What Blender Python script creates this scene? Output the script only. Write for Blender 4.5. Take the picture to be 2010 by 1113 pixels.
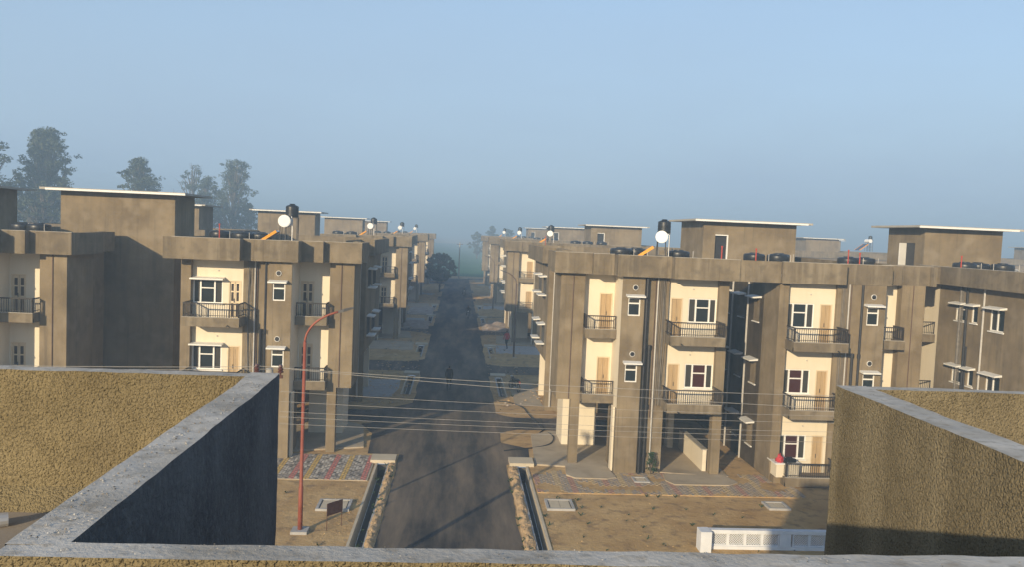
import bpy, bmesh, math, random
from mathutils import Matrix, Vector, noise

random.seed(7)
S = bpy.context.scene
C = S.collection
for o in list(bpy.data.objects):
    bpy.data.objects.remove(o)

# ------------------------------------------------------------------ camera
F_PX, CX, CY = 1620.0, 1005.0, 556.5
VPX, VPY, ROLL, EYE = 901.0, 452.7, 0.038, 10.7
yc = Vector(((VPX - CX) / F_PX, (CY - VPY) / F_PX, -1.0)).normalized()
z0 = Vector((math.sin(ROLL), math.cos(ROLL), 0.0))
zc = (z0 - yc * z0.dot(yc)).normalized()
xc = yc.cross(zc)
cam_data = bpy.data.cameras.new('camera')
cam = bpy.data.objects.new('camera', cam_data)
C.objects.link(cam)
rot = Matrix((xc, yc, zc))            # rows = world axes in camera space -> camera-to-world
cam.matrix_world = Matrix.Translation((0, 0, EYE)) @ rot.to_4x4()
cam_data.sensor_width = 36.0
cam_data.lens = F_PX / 2010.0 * 36.0
cam_data.clip_start = 0.05
cam_data.clip_end = 6000.0
S.camera = cam

# ------------------------------------------------------------------ light
SUN_AZ, SUN_EL = math.radians(30.6), math.radians(15.3)   # sun stands behind the camera, to the left
to_sun = Vector((-math.sin(SUN_AZ) * math.cos(SUN_EL), -math.cos(SUN_AZ) * math.cos(SUN_EL), math.sin(SUN_EL)))
world = bpy.data.worlds.new('World')
S.world = world
world.use_nodes = True
nt = world.node_tree
nt.nodes.clear()
sky = nt.nodes.new('ShaderNodeTexSky')
sky.sky_type = 'NISHITA'
sky.sun_disc = False
sky.sun_elevation = SUN_EL
sky.sun_rotation = math.pi + SUN_AZ
sky.altitude = 200
sky.air_density = 1.0
sky.dust_density = 1.0
sky.ozone_density = 2.0
bg = nt.nodes.new('ShaderNodeBackground')
bg.inputs['Strength'].default_value = 0.104
wo = nt.nodes.new('ShaderNodeOutputWorld')
# morning mist: the sky pales to steel blue towards the horizon, the same all the way round
tc = nt.nodes.new('ShaderNodeTexCoord')
sx = nt.nodes.new('ShaderNodeSeparateXYZ')
nt.links.new(tc.outputs['Generated'], sx.inputs[0])
rmp = nt.nodes.new('ShaderNodeValToRGB')
rmp.color_ramp.interpolation = 'B_SPLINE'
els = rmp.color_ramp.elements
els[0].position, els[0].color = 0.0, (1, 1, 1, 1)
els[1].position, els[1].color = 0.85, (0, 0, 0, 1)
for pos, v in ((.08, .94), (.16, .84), (.28, .66), (.5, .28)):
    e_ = els.new(pos)
    e_.color = (v, v, v, 1)
nt.links.new(sx.outputs['Z'], rmp.inputs['Fac'])
mst = nt.nodes.new('ShaderNodeMix')
mst.data_type = 'RGBA'
mst.inputs[7].default_value = (2.05, 2.74, 3.62, 1)
nz_ = nt.nodes.new('ShaderNodeTexNoise')
nz_.inputs['Scale'].default_value = 2.2
nz_.inputs['Detail'].default_value = 4
mpz = nt.nodes.new('ShaderNodeMapping')
mpz.inputs['Scale'].default_value = (1, 1, 3.5)
nt.links.new(tc.outputs['Generated'], mpz.inputs['Vector'])
nt.links.new(mpz.outputs[0], nz_.inputs['Vector'])
adj = nt.nodes.new('ShaderNodeMath')
adj.operation = 'MULTIPLY_ADD'
adj.inputs[1].default_value = .34
adj.inputs[2].default_value = -.17
nt.links.new(nz_.outputs['Fac'], adj.inputs[0])
sm_ = nt.nodes.new('ShaderNodeMath')
sm_.operation = 'ADD'
sm_.use_clamp = True
nt.links.new(rmp.outputs['Color'], sm_.inputs[0])
nt.links.new(adj.outputs[0], sm_.inputs[1])
nt.links.new(sm_.outputs[0], mst.inputs[0])
nt.links.new(sky.outputs[0], mst.inputs[6])
nt.links.new(mst.outputs[2], bg.inputs['Color'])
nt.links.new(bg.outputs[0], wo.inputs['Surface'])
sl = bpy.data.lights.new('sun', 'SUN')
sl.energy = 3.4
sl.angle = math.radians(0.6)
sl.color = (1.0, 0.81, 0.54)
sun = bpy.data.objects.new('sun', sl)
C.objects.link(sun)
sun.rotation_euler = (-to_sun).to_track_quat('-Z', 'Y').to_euler()
S.view_settings.view_transform = 'Standard'
S.view_settings.look = 'None'
S.view_settings.gamma = 1.0
S.view_settings.use_curve_mapping = False
S.view_settings.exposure = 1.0

# ------------------------------------------------------------------ materials
def nodes_of(m):
    m.use_nodes = True
    n = m.node_tree
    return n, n.nodes['Principled BSDF']

def mat(name, a, b=None, scale=1.0, rough=0.85, bump=0.0, bscale=30.0, stretch=(1, 1, 1), streak=None, streak_amt=0.5,
        spec=0.3, metal=0.0, detail=6.0, speck=None, speck_scale=60.0, speck_amt=0.5, per_object=0.0, bdist=0.01, drip=None):
    m = bpy.data.materials.new(name)
    n, p = nodes_of(m)
    N, L = n.nodes, n.links
    p.inputs['Roughness'].default_value = rough
    p.inputs['Specular IOR Level'].default_value = spec
    p.inputs['Metallic'].default_value = metal
    geo = N.new('ShaderNodeNewGeometry')
    mp = N.new('ShaderNodeMapping')
    mp.inputs['Scale'].default_value = stretch
    L.new(geo.outputs['Position'], mp.inputs['Vector'])
    col = None
    if b is None:
        b = a
    nz = N.new('ShaderNodeTexNoise')
    nz.inputs['Scale'].default_value = scale
    nz.inputs['Detail'].default_value = detail
    nz.inputs['Roughness'].default_value = 0.6
    L.new(mp.outputs[0], nz.inputs['Vector'])
    rp = N.new('ShaderNodeValToRGB')
    rp.color_ramp.elements[0].position = 0.33
    rp.color_ramp.elements[1].position = 0.67
    rp.color_ramp.elements[0].color = (*a, 1)
    rp.color_ramp.elements[1].color = (*b, 1)
    L.new(nz.outputs['Fac'], rp.inputs['Fac'])
    col = rp.outputs['Color']
    def mixin(col, fac_out, colour, amt, lo, hi):
        r = N.new('ShaderNodeMapRange')
        r.inputs['From Min'].default_value = lo
        r.inputs['From Max'].default_value = hi
        r.inputs['To Max'].default_value = amt
        L.new(fac_out, r.inputs['Value'])
        mx = N.new('ShaderNodeMix')
        mx.data_type = 'RGBA'
        L.new(r.outputs[0], mx.inputs[0])
        L.new(col, mx.inputs[6])
        mx.inputs[7].default_value = (*colour, 1)
        return mx.outputs[2]
    if streak:
        mp2 = N.new('ShaderNodeMapping')
        mp2.inputs['Scale'].default_value = (2.2, 2.2, 0.22)
        L.new(geo.outputs['Position'], mp2.inputs['Vector'])
        n2 = N.new('ShaderNodeTexNoise')
        n2.inputs['Scale'].default_value = 1.6
        n2.inputs['Detail'].default_value = 5
        L.new(mp2.outputs[0], n2.inputs['Vector'])
        col = mixin(col, n2.outputs['Fac'], streak, streak_amt, 0.48, 0.75)
    if drip:
        mp3 = N.new('ShaderNodeMapping')
        mp3.inputs['Scale'].default_value = (7.5, 7.5, .28)
        L.new(geo.outputs['Position'], mp3.inputs['Vector'])
        n4 = N.new('ShaderNodeTexNoise')
        n4.inputs['Scale'].default_value = 1.0
        n4.inputs['Detail'].default_value = 3
        L.new(mp3.outputs[0], n4.inputs['Vector'])
        col = mixin(col, n4.outputs['Fac'], drip, .55, .60, .74)
        mp4 = N.new('ShaderNodeMapping')
        mp4.inputs['Scale'].default_value = (.25, .25, 2.6)
        L.new(geo.outputs['Position'], mp4.inputs['Vector'])
        n5 = N.new('ShaderNodeTexNoise')
        n5.inputs['Scale'].default_value = 1.0
        n5.inputs['Detail'].default_value = 6
        L.new(mp4.outputs[0], n5.inputs['Vector'])
        col = mixin(col, n5.outputs['Fac'], tuple(c * 1.9 for c in drip), .5, .58, .72)
    if speck:
        n3 = N.new('ShaderNodeTexNoise')
        n3.inputs['Scale'].default_value = speck_scale
        n3.inputs['Detail'].default_value = 2
        L.new(geo.outputs['Position'], n3.inputs['Vector'])
        col = mixin(col, n3.outputs['Fac'], speck, speck_amt, 0.52, 0.72)
    if per_object:
        oi = N.new('ShaderNodeObjectInfo')
        hs = N.new('ShaderNodeHueSaturation')
        r = N.new('ShaderNodeMapRange')
        r.inputs['To Min'].default_value = 1 - per_object
        r.inputs['To Max'].default_value = 1 + per_object
        L.new(oi.outputs['Random'], r.inputs['Value'])
        L.new(r.outputs[0], hs.inputs['Value'])
        L.new(col, hs.inputs['Color'])
        col = hs.outputs['Color']
    L.new(col, p.inputs['Base Color'])
    if bump:
        nb = N.new('ShaderNodeTexNoise')
        nb.inputs['Scale'].default_value = bscale
        nb.inputs['Detail'].default_value = 5
        nb.inputs['Roughness'].default_value = 0.65
        L.new(geo.outputs['Position'], nb.inputs['Vector'])
        bp = N.new('ShaderNodeBump')
        bp.inputs['Strength'].default_value = bump
        bp.inputs['Distance'].default_value = bdist
        L.new(nb.outputs['Fac'], bp.inputs['Height'])
        L.new(bp.outputs[0], p.inputs['Normal'])
    return m

M = {}
M['plaster'] = mat('plaster', (.150, .114, .068), (.268, .210, .130), .5, .93, .45, 9, streak=(.115, .094, .064), streak_amt=.5, bdist=.03, speck=(.29, .24, .17), speck_scale=1.3, speck_amt=.5, drip=(.105, .083, .054), detail=9)
M['fascia'] = mat('fascia_plaster', (.125, .099, .064), (.225, .180, .118), .7, .93, .45, 9, streak=(.28, .235, .165), streak_amt=.7, bdist=.03, speck=(.095, .078, .056), speck_scale=2.6, speck_amt=.5, drip=(.085, .068, .045), detail=9)
M['cream'] = mat('cream_paint', (.70, .622, .475), (.75, .67, .525), .7, .75, .05, 12, streak=(.60, .53, .40), streak_amt=.35)
M['white'] = mat('white_paint', (.78, .77, .73), (.70, .69, .65), 2.0, .6)
M['jali'] = mat('white_distemper', (.70, .71, .72), (.60, .62, .64), 3.0, .75, .1, 30)
M['coping'] = mat('cement_coping', (.31, .295, .265), (.53, .51, .47), 3.2, .92, .45, 60, speck=(.24, .21, .165), speck_scale=22, speck_amt=.6, detail=10)
M['roof'] = mat('roof_screed', (.24, .20, .155), (.33, .285, .225), .8, .95, .3, 12)
M['slab'] = mat('concrete_slab', (.34, .315, .27), (.42, .39, .335), 1.2, .9, .2, 10)
M['frame'] = mat('white_window_frame', (.80, .79, .75), (.74, .73, .69), 3, .45)
M['doorframe'] = mat('cream_door_frame', (.62, .50, .33), (.68, .56, .38), 3, .55)
M['doorleaf'] = mat('tan_door_leaf', (.40, .28, .145), (.47, .34, .19), 4, .5, stretch=(4, 4, .4))
M['darkleaf'] = mat('dark_glazed_leaf', (.035, .026, .022), (.06, .045, .038), 3, .2, spec=.5)
def glass(name, c, rough=.06):
    m = bpy.data.materials.new(name)
    n, p = nodes_of(m)
    p.inputs['Base Color'].default_value = (*c, 1)
    p.inputs['Roughness'].default_value = rough
    p.inputs['Specular IOR Level'].default_value = .35
    return m
M['glass'] = glass('window_glass', (.018, .024, .026))
M['glass2'] = glass('window_glass_dusty', (.045, .042, .034), .22)
M['glassred'] = glass('window_glass_red_curtain', (.05, .016, .013), .14)
M['iron'] = mat('black_iron', (.022, .018, .016), (.04, .032, .026), 6, .6)
M['pipe'] = mat('black_pipe', (.02, .02, .021), (.035, .034, .034), 5, .45)
M['greypipe'] = mat('grey_pipe', (.42, .40, .37), (.52, .50, .46), 5, .5)
M['brownpipe'] = mat('brown_pipe', (.09, .055, .04), (.13, .08, .055), 5, .55)
M['cable'] = mat('grey_cable', (.14, .125, .11), (.22, .20, .17), 5, .6)
M['tank'] = mat('black_tank', (.012, .014, .017), (.022, .024, .028), 4, .38, spec=.5)
M['heater'] = mat('white_heater', (.82, .82, .80), (.86, .86, .84), 3, .35)
M['orange'] = mat('orange_collector_frame', (.72, .30, .02), (.80, .36, .03), 5, .5)
M['collector'] = mat('collector_glass', (.02, .028, .06), (.03, .038, .08), 5, .15, spec=.5)
M['steel'] = mat('galvanised_steel', (.45, .45, .45), (.55, .55, .55), 9, .4, metal=.6)
M['darksteel'] = mat('painted_stand', (.05, .05, .052), (.08, .078, .076), 9, .5)
M['redpole'] = mat('red_oxide_paint', (.22, .058, .034), (.31, .092, .052), 2, .55)
M['redstub'] = mat('red_pipe', (.40, .05, .03), (.46, .07, .04), 5, .6)
M['asphalt'] = mat('asphalt', (.032, .031, .031), (.055, .051, .047), .6, .93, .5, 22, streak=None, speck=(.062, .053, .043), speck_scale=1.6, speck_amt=.8)
def dust_on(m, colour, amt):
    n = m.node_tree
    N, L = n.nodes, n.links
    p = N['Principled BSDF']
    geo = N.new('ShaderNodeNewGeometry')
    mp = N.new('ShaderNodeMapping')
    mp.inputs['Scale'].default_value = (.75, .10, 1)
    L.new(geo.outputs['Position'], mp.inputs['Vector'])
    t = N.new('ShaderNodeTexNoise')
    t.inputs['Scale'].default_value = .8
    t.inputs['Detail'].default_value = 7
    t.inputs['Roughness'].default_value = .65
    L.new(mp.outputs[0], t.inputs['Vector'])
    r = N.new('ShaderNodeMapRange')
    r.inputs['From Min'].default_value = .42
    r.inputs['From Max'].default_value = .66
    r.inputs['To Max'].default_value = amt
    L.new(t.outputs['Fac'], r.inputs['Value'])
    mx = N.new('ShaderNodeMix')
    mx.data_type = 'RGBA'
    old = p.inputs['Base Color'].links[0].from_socket
    L.new(r.outputs[0], mx.inputs[0])
    L.new(old, mx.inputs[6])
    mx.inputs[7].default_value = (*colour, 1)
    L.new(mx.outputs[2], p.inputs['Base Color'])
dust_on(M['asphalt'], (.215, .168, .118), 1.0)
M['soil'] = mat('soil', (.40, .25, .105), (.56, .385, .18), .55, .98, .8, 5, speck=(.22, .15, .085), speck_scale=2.0, speck_amt=.75, bdist=.05)
M['dirtridge'] = mat('loose_dirt', (.42, .28, .145), (.54, .38, .21), 2.2, .98, .5, 10, bdist=.03)
M['concrete'] = mat('apron_concrete', (.36, .295, .205), (.47, .395, .285), .7, .92, .25, 9, speck=(.28, .225, .155), speck_scale=1.1, speck_amt=.6)
M['cement'] = mat('grey_cement', (.34, .335, .32), (.44, .43, .41), 2.5, .9, .3, 20)
M['drain'] = mat('drain_cement', (.075, .072, .068), (.12, .115, .105), 1.2, .9, .3, 12)
M['creamcement'] = mat('pale_cement', (.50, .43, .31), (.58, .50, .37), 1.5, .9, .2, 14)
M['pgrey'] = mat('grey_paver', (.24, .215, .19), (.34, .30, .26), 6, .9, per_object=.05)
M['plight'] = mat('pale_paver', (.42, .385, .335), (.50, .46, .40), 6, .9)
M['pdark'] = mat('dark_paver', (.135, .12, .105), (.19, .17, .15), 6, .9)
M['ppink2'] = mat('dusty_pink_paver', (.34, .205, .16), (.40, .25, .195), 2, .9)
M['pyellow2'] = mat('dusty_yellow_paver', (.42, .325, .18), (.46, .36, .22), 2, .9)
M['pdust'] = mat('dusty_paver', (.31, .255, .19), (.40, .33, .25), 2, .9)
M['ppink'] = mat('pink_paver', (.40, .15, .13), (.46, .20, .165), 4, .9)
M['pyellow'] = mat('yellow_paver', (.47, .32, .10), (.52, .37, .15), 4, .9)
M['field'] = mat('crop_field', (.05, .15, .075), (.075, .20, .10), .03, .95, .6, 1.2, bdist=.3)
M['bark'] = mat('bark', (.10, .08, .06), (.15, .125, .10), 3, .95)
M['leaf'] = mat('leaf', (.026, .05, .020), (.055, .085, .032), .5, .7)
M['leaf2'] = mat('eucalyptus_leaf', (.045, .06, .034), (.075, .09, .05), .4, .7)
M['leaf3'] = mat('shrub_leaf', (.025, .055, .025), (.05, .08, .035), 5, .7)
M['skin'] = mat('skin', (.22, .12, .075), None, 1, .6)
M['hair'] = mat('hair', (.012, .010, .009), None, 1, .6)
M['darkcloth'] = mat('dark_cloth', (.022, .024, .03), (.034, .036, .044), 12, .9)
M['redcloth'] = mat('red_cloth', (.42, .035, .045), (.50, .06, .06), 10, .9)
M['trouser'] = mat('grey_trousers', (.06, .055, .055), (.08, .075, .07), 10, .9)
M['blackcloth'] = mat('black_cloth', (.006, .006, .007), (.010, .010, .012), 10, .95)
M['rust'] = mat('rusty_sheet', (.06, .025, .016), (.10, .045, .028), 8, .8)
M['porcelain'] = mat('brown_insulator', (.07, .025, .018), (.10, .035, .025), 5, .25, spec=.6)
M['wire'] = mat('aluminium_wire', (.30, .29, .27), (.38, .36, .33), 5, .5, metal=.2)
M['rubber'] = mat('rubber_hose', (.018, .018, .018), (.03, .03, .03), 5, .6)
M['rubble'] = mat('brick_rubble', (.30, .21, .15), (.45, .40, .34), 2.2, .95)
M['bikepaint'] = mat('motorcycle_paint', (.02, .02, .024), (.03, .03, .035), 5, .3, spec=.6)
M['pole'] = mat('concrete_pole', (.32, .30, .27), (.40, .38, .34), 3, .9)
# rough hand-thrown plaster of the near roof: real relief plus a coarse bump
def splatter(name, a, b, dark, streaks):
    m = mat(name, a, b, 2.2, .95, 0, 20, streak=streaks, streak_amt=.75, speck=dark, speck_scale=95, speck_amt=.8, detail=10)
    n = m.node_tree
    N, L = n.nodes, n.links
    p = N['Principled BSDF']
    geo = N.new('ShaderNodeNewGeometry')
    prev = None
    for sc, dist, st, vor in ((75, .013, .8, True), (150, .007, .9, True), (14, .012, .35, False), (260, .004, .8, False)):
        if vor:
            t = N.new('ShaderNodeTexVoronoi')
            t.feature = 'SMOOTH_F1'
            t.inputs['Smoothness'].default_value = .6
            wob = N.new('ShaderNodeTexNoise')
            wob.inputs['Scale'].default_value = 30
            L.new(geo.outputs['Position'], wob.inputs['Vector'])
            mxv = N.new('ShaderNodeVectorMath')
            mxv.operation = 'MULTIPLY_ADD'
            mxv.inputs[1].default_value = (.010, .010, .010)
            L.new(wob.outputs['Color'], mxv.inputs[0])
            L.new(geo.outputs['Position'], mxv.inputs[2])
            L.new(mxv.outputs[0], t.inputs['Vector'])
            src = t.outputs['Distance']
        else:
            t = N.new('ShaderNodeTexNoise')
            t.inputs['Detail'].default_value = 3
            L.new(geo.outputs['Position'], t.inputs['Vector'])
            src = t.outputs['Fac']
        t.inputs['Scale'].default_value = sc
        bp = N.new('ShaderNodeBump')
        bp.inputs['Strength'].default_value = st
        bp.inputs['Distance'].default_value = dist
        bp.invert = vor
        L.new(src, bp.inputs['Height'])
        if prev:
            L.new(prev, bp.inputs['Normal'])
        prev = bp.outputs[0]
    L.new(prev, p.inputs['Normal'])
    return m
M['shadecement'] = mat('smooth_cement_shade_tone', (.09, .093, .098), (.165, .168, .172), 2.6, .92, .9, 26, streak=(.07, .074, .08), streak_amt=.7, speck=(.21, .212, .215), speck_scale=38, speck_amt=.45, detail=10, bdist=.02)  # smooth cement, its tone darkened to carry the shade on the wall's face
M['splat'] = splatter('thrown_plaster', (.165, .13, .068), (.245, .197, .108), (.085, .067, .034), (.165, .135, .082))
M['splat2'] = splatter('weathered_thrown_plaster', (.15, .122, .072), (.24, .198, .122), (.08, .066, .038), (.34, .285, .18))

# ------------------------------------------------------------------ mesh helpers
IDT = lambda p: p

class MB:
    def __init__(self, W=None):
        self.v, self.f, self.mi = [], [], []
        self.W = W or IDT
    def add(self, pts, faces, m=0):
        b = len(self.v)
        self.v += [tuple(self.W(tuple(p))) for p in pts]
        self.f += [tuple(b + i for i in f) for f in faces]
        self.mi += [m] * len(faces)
    def box(self, x0, x1, y0, y1, z0, z1, m=0):
        self.add([(x0, y0, z0), (x1, y0, z0), (x1, y1, z0), (x0, y1, z0), (x0, y0, z1), (x1, y0, z1), (x1, y1, z1), (x0, y1, z1)],
                 [(0, 3, 2, 1), (4, 5, 6, 7), (0, 1, 5, 4), (1, 2, 6, 5), (2, 3, 7, 6), (3, 0, 4, 7)], m)
    def quad(self, a, b, c, d, m=0):
        self.add([a, b, c, d], [(0, 1, 2, 3)], m)
    def cyl(self, p, q, r, n=8, r2=None, m=0, caps=True):
        p, q = Vector(p), Vector(q)
        r2 = r if r2 is None else r2
        d = (q - p).normalized()
        a = d.orthogonal().normalized()
        b = d.cross(a)
        pts = []
        for c, rr in ((p, r), (q, r2)):
            for i in range(n):
                t = 2 * math.pi * i / n
                pts.append(c + (a * math.cos(t) + b * math.sin(t)) * rr)
        fs = [(i, (i + 1) % n, n + (i + 1) % n, n + i) for i in range(n)]
        if caps:
            fs += [tuple(range(n))[::-1], tuple(range(n, 2 * n))]
        self.add(pts, fs, m)
    def tube(self, path, r, n=6, m=0):
        rr = r if isinstance(r, (list, tuple)) else [r] * len(path)
        path = [Vector(p) for p in path]
        pts, up = [], None
        for i, c in enumerate(path):
            d = (path[min(i + 1, len(path) - 1)] - path[max(i - 1, 0)]).normalized()
            if up is None:
                up = d.orthogonal().normalized()
            up = (up - d * up.dot(d)).normalized()
            b = d.cross(up)
            for k in range(n):
                t = 2 * math.pi * k / n
                pts.append(c + (up * math.cos(t) + b * math.sin(t)) * rr[i])
        fs = []
        for i in range(len(path) - 1):
            for k in range(n):
                fs.append((i * n + k, i * n + (k + 1) % n, (i + 1) * n + (k + 1) % n, (i + 1) * n + k))
        fs += [tuple(range(n))[::-1], tuple(range((len(path) - 1) * n, len(path) * n))]
        self.add(pts, fs, m)
    def lathe(self, c, prof, n=16, m=0):
        pts, fs = [], []
        for r, z in prof:
            for i in range(n):
                t = 2 * math.pi * i / n
                pts.append((c[0] + r * math.cos(t), c[1] + r * math.sin(t), c[2] + z))
        k = len(prof)
        for j in range(k - 1):
            for i in range(n):
                fs.append((j * n + i, j * n + (i + 1) % n, (j + 1) * n + (i + 1) % n, (j + 1) * n + i))
        fs += [tuple(range(n))[::-1], tuple(range((k - 1) * n, k * n))]
        self.add(pts, fs, m)
    def build(self, name, mats, parent=None, smooth=False, kind=None, label=None):
        me = bpy.data.meshes.new(name)
        me.from_pydata(self.v, [], self.f)
        for mm in (mats if isinstance(mats, (list, tuple)) else [mats]):
            me.materials.append(M[mm] if isinstance(mm, str) else mm)
        me.polygons.foreach_set('material_index', self.mi)
        if smooth:
            me.polygons.foreach_set('use_smooth', [True] * len(self.f))
        me.update()
        o = bpy.data.objects.new(name, me)
        C.objects.link(o)
        o.parent = parent
        if kind:
            o['kind'] = kind
        if label:
            o['label'] = label
        return o

def tag(o, label, cat, group=None):
    o['label'] = label
    o['category'] = cat
    if group:
        o['group'] = group
    return o

def thing(name, label, cat, loc=(0, 0, 0), rz=0.0, group=None, scale=(1, 1, 1)):
    o = bpy.data.objects.new(name, None)
    C.objects.link(o)
    o.location = loc
    o.rotation_euler = (0, 0, rz)
    o.scale = scale
    return tag(o, label, cat, group)

def copy_tree(o, parent=None):
    c = o.copy()
    C.objects.link(c)
    c.parent = parent
    for ch in o.children:
        copy_tree(ch, c)
    return c

def dup(o, label, loc, rz=None):
    c = copy_tree(o)
    c.location = loc
    if rz is not None:
        c.rotation_euler = (0, 0, rz)
    c['label'] = label
    return c

# ------------------------------------------------------------------ ground, road, pavement
TR_L, TR_R = (-3.27, -2.83), (3.10, 3.46)       # open roadside drains
TR_Y = [(20.0, 37.1), (53.0, 60.0), (69.0, 75.5), (94.0, 101.0), (110.0, 116.0)]
def ground():
    xs = [-1500, -300, -60, -20, TR_L[0], TR_L[1], 0, TR_R[0], TR_R[1], 20, 60, 300, 1500]
    ys = sorted([-400, -100, 0, 10] + [v for t in TR_Y for v in t] + [130, 160, 200, 260, 400, 900, 2200])
    b = MB()
    for i in range(len(xs) - 1):
        for j in range(len(ys) - 1):
            hole = False
            for t in (TR_L, TR_R):
                if abs(xs[i] - t[0]) < 1e-6 and abs(xs[i + 1] - t[1]) < 1e-6:
                    for y0, y1 in TR_Y:
                        if abs(ys[j] - y0) < 1e-6 and abs(ys[j + 1] - y1) < 1e-6:
                            hole = True
            if not hole:
                b.quad((xs[i], ys[j], 0), (xs[i + 1], ys[j], 0), (xs[i + 1], ys[j + 1], 0), (xs[i], ys[j + 1], 0))
    return b.build('ground', 'soil', kind='structure')
ground()

def patch(name, mat_, polys, z, kind='structure'):
    b = MB()
    for p in polys:
        b.add([(x, y, z) for x, y in p], [tuple(range(len(p)))])
    return b.build(name, mat_, kind=kind)

def wobble_strip(x0, x1, y0, y1, n=90, amp=.12, seed=0, z=.004):
    """a road sheet with ragged edges"""
    pts, fs = [], []
    for i in range(n + 1):
        y = y0 + (y1 - y0) * i / n
        a = amp * noise.noise((y * .35, seed, 0)) + .5 * amp * noise.noise((y * 1.3, seed, 3))
        c = amp * noise.noise((y * .35, seed + 9, 0)) + .5 * amp * noise.noise((y * 1.3, seed + 9, 3))
        pts += [(x0 + a, y, z), (x1 + c, y, z)]
    fs = [(2 * i, 2 * i + 1, 2 * i + 3, 2 * i + 2) for i in range(n)]
    return pts, fs

def roads():
    b = MB()
    b.add(*wobble_strip(-2.42, 2.58, 5.6, 186, 260, .10, 1))
    b.build('road', 'asphalt', kind='structure')
    rnd = random.Random(3)
    # drives from the road into the parking under the houses, and the cross lanes
    def side(name, xa, xb, ya, yb, flare=1.6, mat_='asphalt', z=.008):
        s = 1 if xb > xa else -1
        poly = [(xa, ya - flare), (xa + s * flare * .5, ya - flare * .35), (xa + s * flare, ya), (xb, ya),
                (xb, yb), (xa + s * flare, yb), (xa + s * flare * .5, yb + flare * .35), (xa, yb + flare)]
        patch(name, mat_, [poly], z)
    for k in range(4):
        yo = 40.8 * k
        side('driveway', 2.4, 9.0, 44.2 + yo, 47.1 + yo, 1.2)
        side('driveway', -2.3, -9.0, 45.2 + yo, 48.2 + yo, 2.4)
        side('cross_lane', 2.4, 60, 61.5 + yo, 65.2 + yo, 1.4)
        side('cross_lane', -2.3, -60, 61.8 + yo, 66.4 + yo, 1.4)
    # spilled asphalt beside the culverts
    patch('road_edge', 'asphalt', [[(2.45, 37.3), (3.7, 37.7), (3.85, 40.3), (2.45, 41.4)]], .012)
    patch('road_edge', 'asphalt', [[(-2.3, 38.7), (-3.9, 38.7), (-4.1, 42.6), (-4.9, 44.6), (-2.3, 46)]], .012)
roads()

def aprons():
    for k in range(4):
        yo = 40.8 * k
        for s in (1, -1):
            dy = yo + (0 if s > 0 else 1.1)
            xin = 3.9 if s > 0 else 4.4
            b = MB()
            n = 14
            top = [(s * xin, 37.4 + dy), (s * 12.6, 36.1 + dy), (s * 12.8, 43.6 + dy), (s * (xin + 1.4), 43.9 + dy), (s * (xin + .3), 42.9 + dy)]
            if s < 0:
                top[0] = (s * 4.2, 38.6 + dy)
            m = len(top)
            b.add([(x, y, 0) for x, y in top] + [(x, y, .07) for x, y in top],
                  [tuple(range(m, 2 * m))] + [(i, (i + 1) % m, m + (i + 1) % m, m + i) for i in range(m)])
            b.build('pavement', 'concrete', kind='structure')
            if k == 0 and s > 0:
                # two thin ramps laid over the pavers in front of the parking bays
                for pts in ([(5.3, 37.3), (7.2, 37.2), (7.35, 35.55), (6.9, 35.3), (5.5, 35.35), (5.15, 35.8)],
                            [(9.6, 36.2), (12.4, 36.2), (12.75, 35.2), (12.2, 34.75), (9.75, 34.7), (9.5, 35.3)]):
                    rb = MB()
                    q = len(pts)
                    rb.add([(x, y, .0) for x, y in pts] + [(x, y, .10 if y > 36 else .085) for x, y in pts],
                           [tuple(range(q, 2 * q))] + [(i, (i + 1) % q, q + (i + 1) % q, q + i) for i in range(q)])
                    rb.build('ramp', 'concrete', kind='structure')
        # rear apron patch between the wings, pale
        patch('pavement', 'concrete', [[(3.9, 50.6 + yo), (5.6, 50.4 + yo), (5.6, 58 + yo), (3.9, 58 + yo)]], .016)
        patch('pavement', 'cement', [[(-3.9, 52 + yo), (-6.2, 51.6 + yo), (-6.2, 58 + yo), (-3.7, 58 + yo), (-3.6, 55 + yo)]], .016)
        if k < 3:
            patch('pavement', 'cement', [[(3.7, 72 + yo), (12, 71.8 + yo), (12, 77.5 + yo), (3.8, 77.2 + yo)]], .016)
            patch('pavement', 'concrete', [[(-3.7, 72.5 + yo), (-12, 72.5 + yo), (-12, 78.5 + yo), (-3.8, 78 + yo)]], .016)
aprons()

def pavers(xa, xb, ya, yb, seed, dusty):
    """interlocking paving in stripes that run away from the camera; real blocks, too small to pick apart"""
    rnd = random.Random(seed)
    root = MB()
    x0, x1 = min(xa, xb), max(xa, xb)
    root.box(x0, x1, ya, yb, .002, .03)
    base = root.build('paving', 'soil' if dusty else 'concrete', kind='structure')
    b = MB()
    w, l, g = .125, .25, .012
    nx = int((x1 - x0) / w)
    ny = int((yb - ya) / l)
    for i in range(nx):
        d = (i * w) if xb > xa else ((nx - 1 - i) * w)      # distance from the road edge
        ph = d % 1.45
        band = 'ppink' if ph < .25 else ('pyellow' if .82 < ph < 1.06 else None)
        for j in range(ny):
            if dusty and noise.noise((i * .09 + seed, j * .22, 0)) > .05 + .35 * (1 - j / ny) - .1:
                continue
            x = x0 + i * w
            y = ya + j * l + (.5 * l if i % 2 else 0)
            if y + l > yb:
                continue
            h = .04 + rnd.uniform(-.004, .007)
            r = rnd.random()
            mi = 0 if band == 'ppink' else 1 if band == 'pyellow' else (2 if r < .45 else 3 if r < .75 else 4)
            b.box(x + g, x + w - g, y + g, y + l - g, .025, h, mi)
    b.build('pavers', ['ppink2', 'pyellow2', 'pdust', 'pgrey', 'pdust'] if dusty else ['ppink', 'pyellow', 'pgrey', 'plight', 'pdark'], base, kind='stuff')
pavers(-3.45, -8.9, 34.45, 38.35, 5, False)
pavers(3.65, 15.2, 33.35, 36.6, 11, True)

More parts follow.
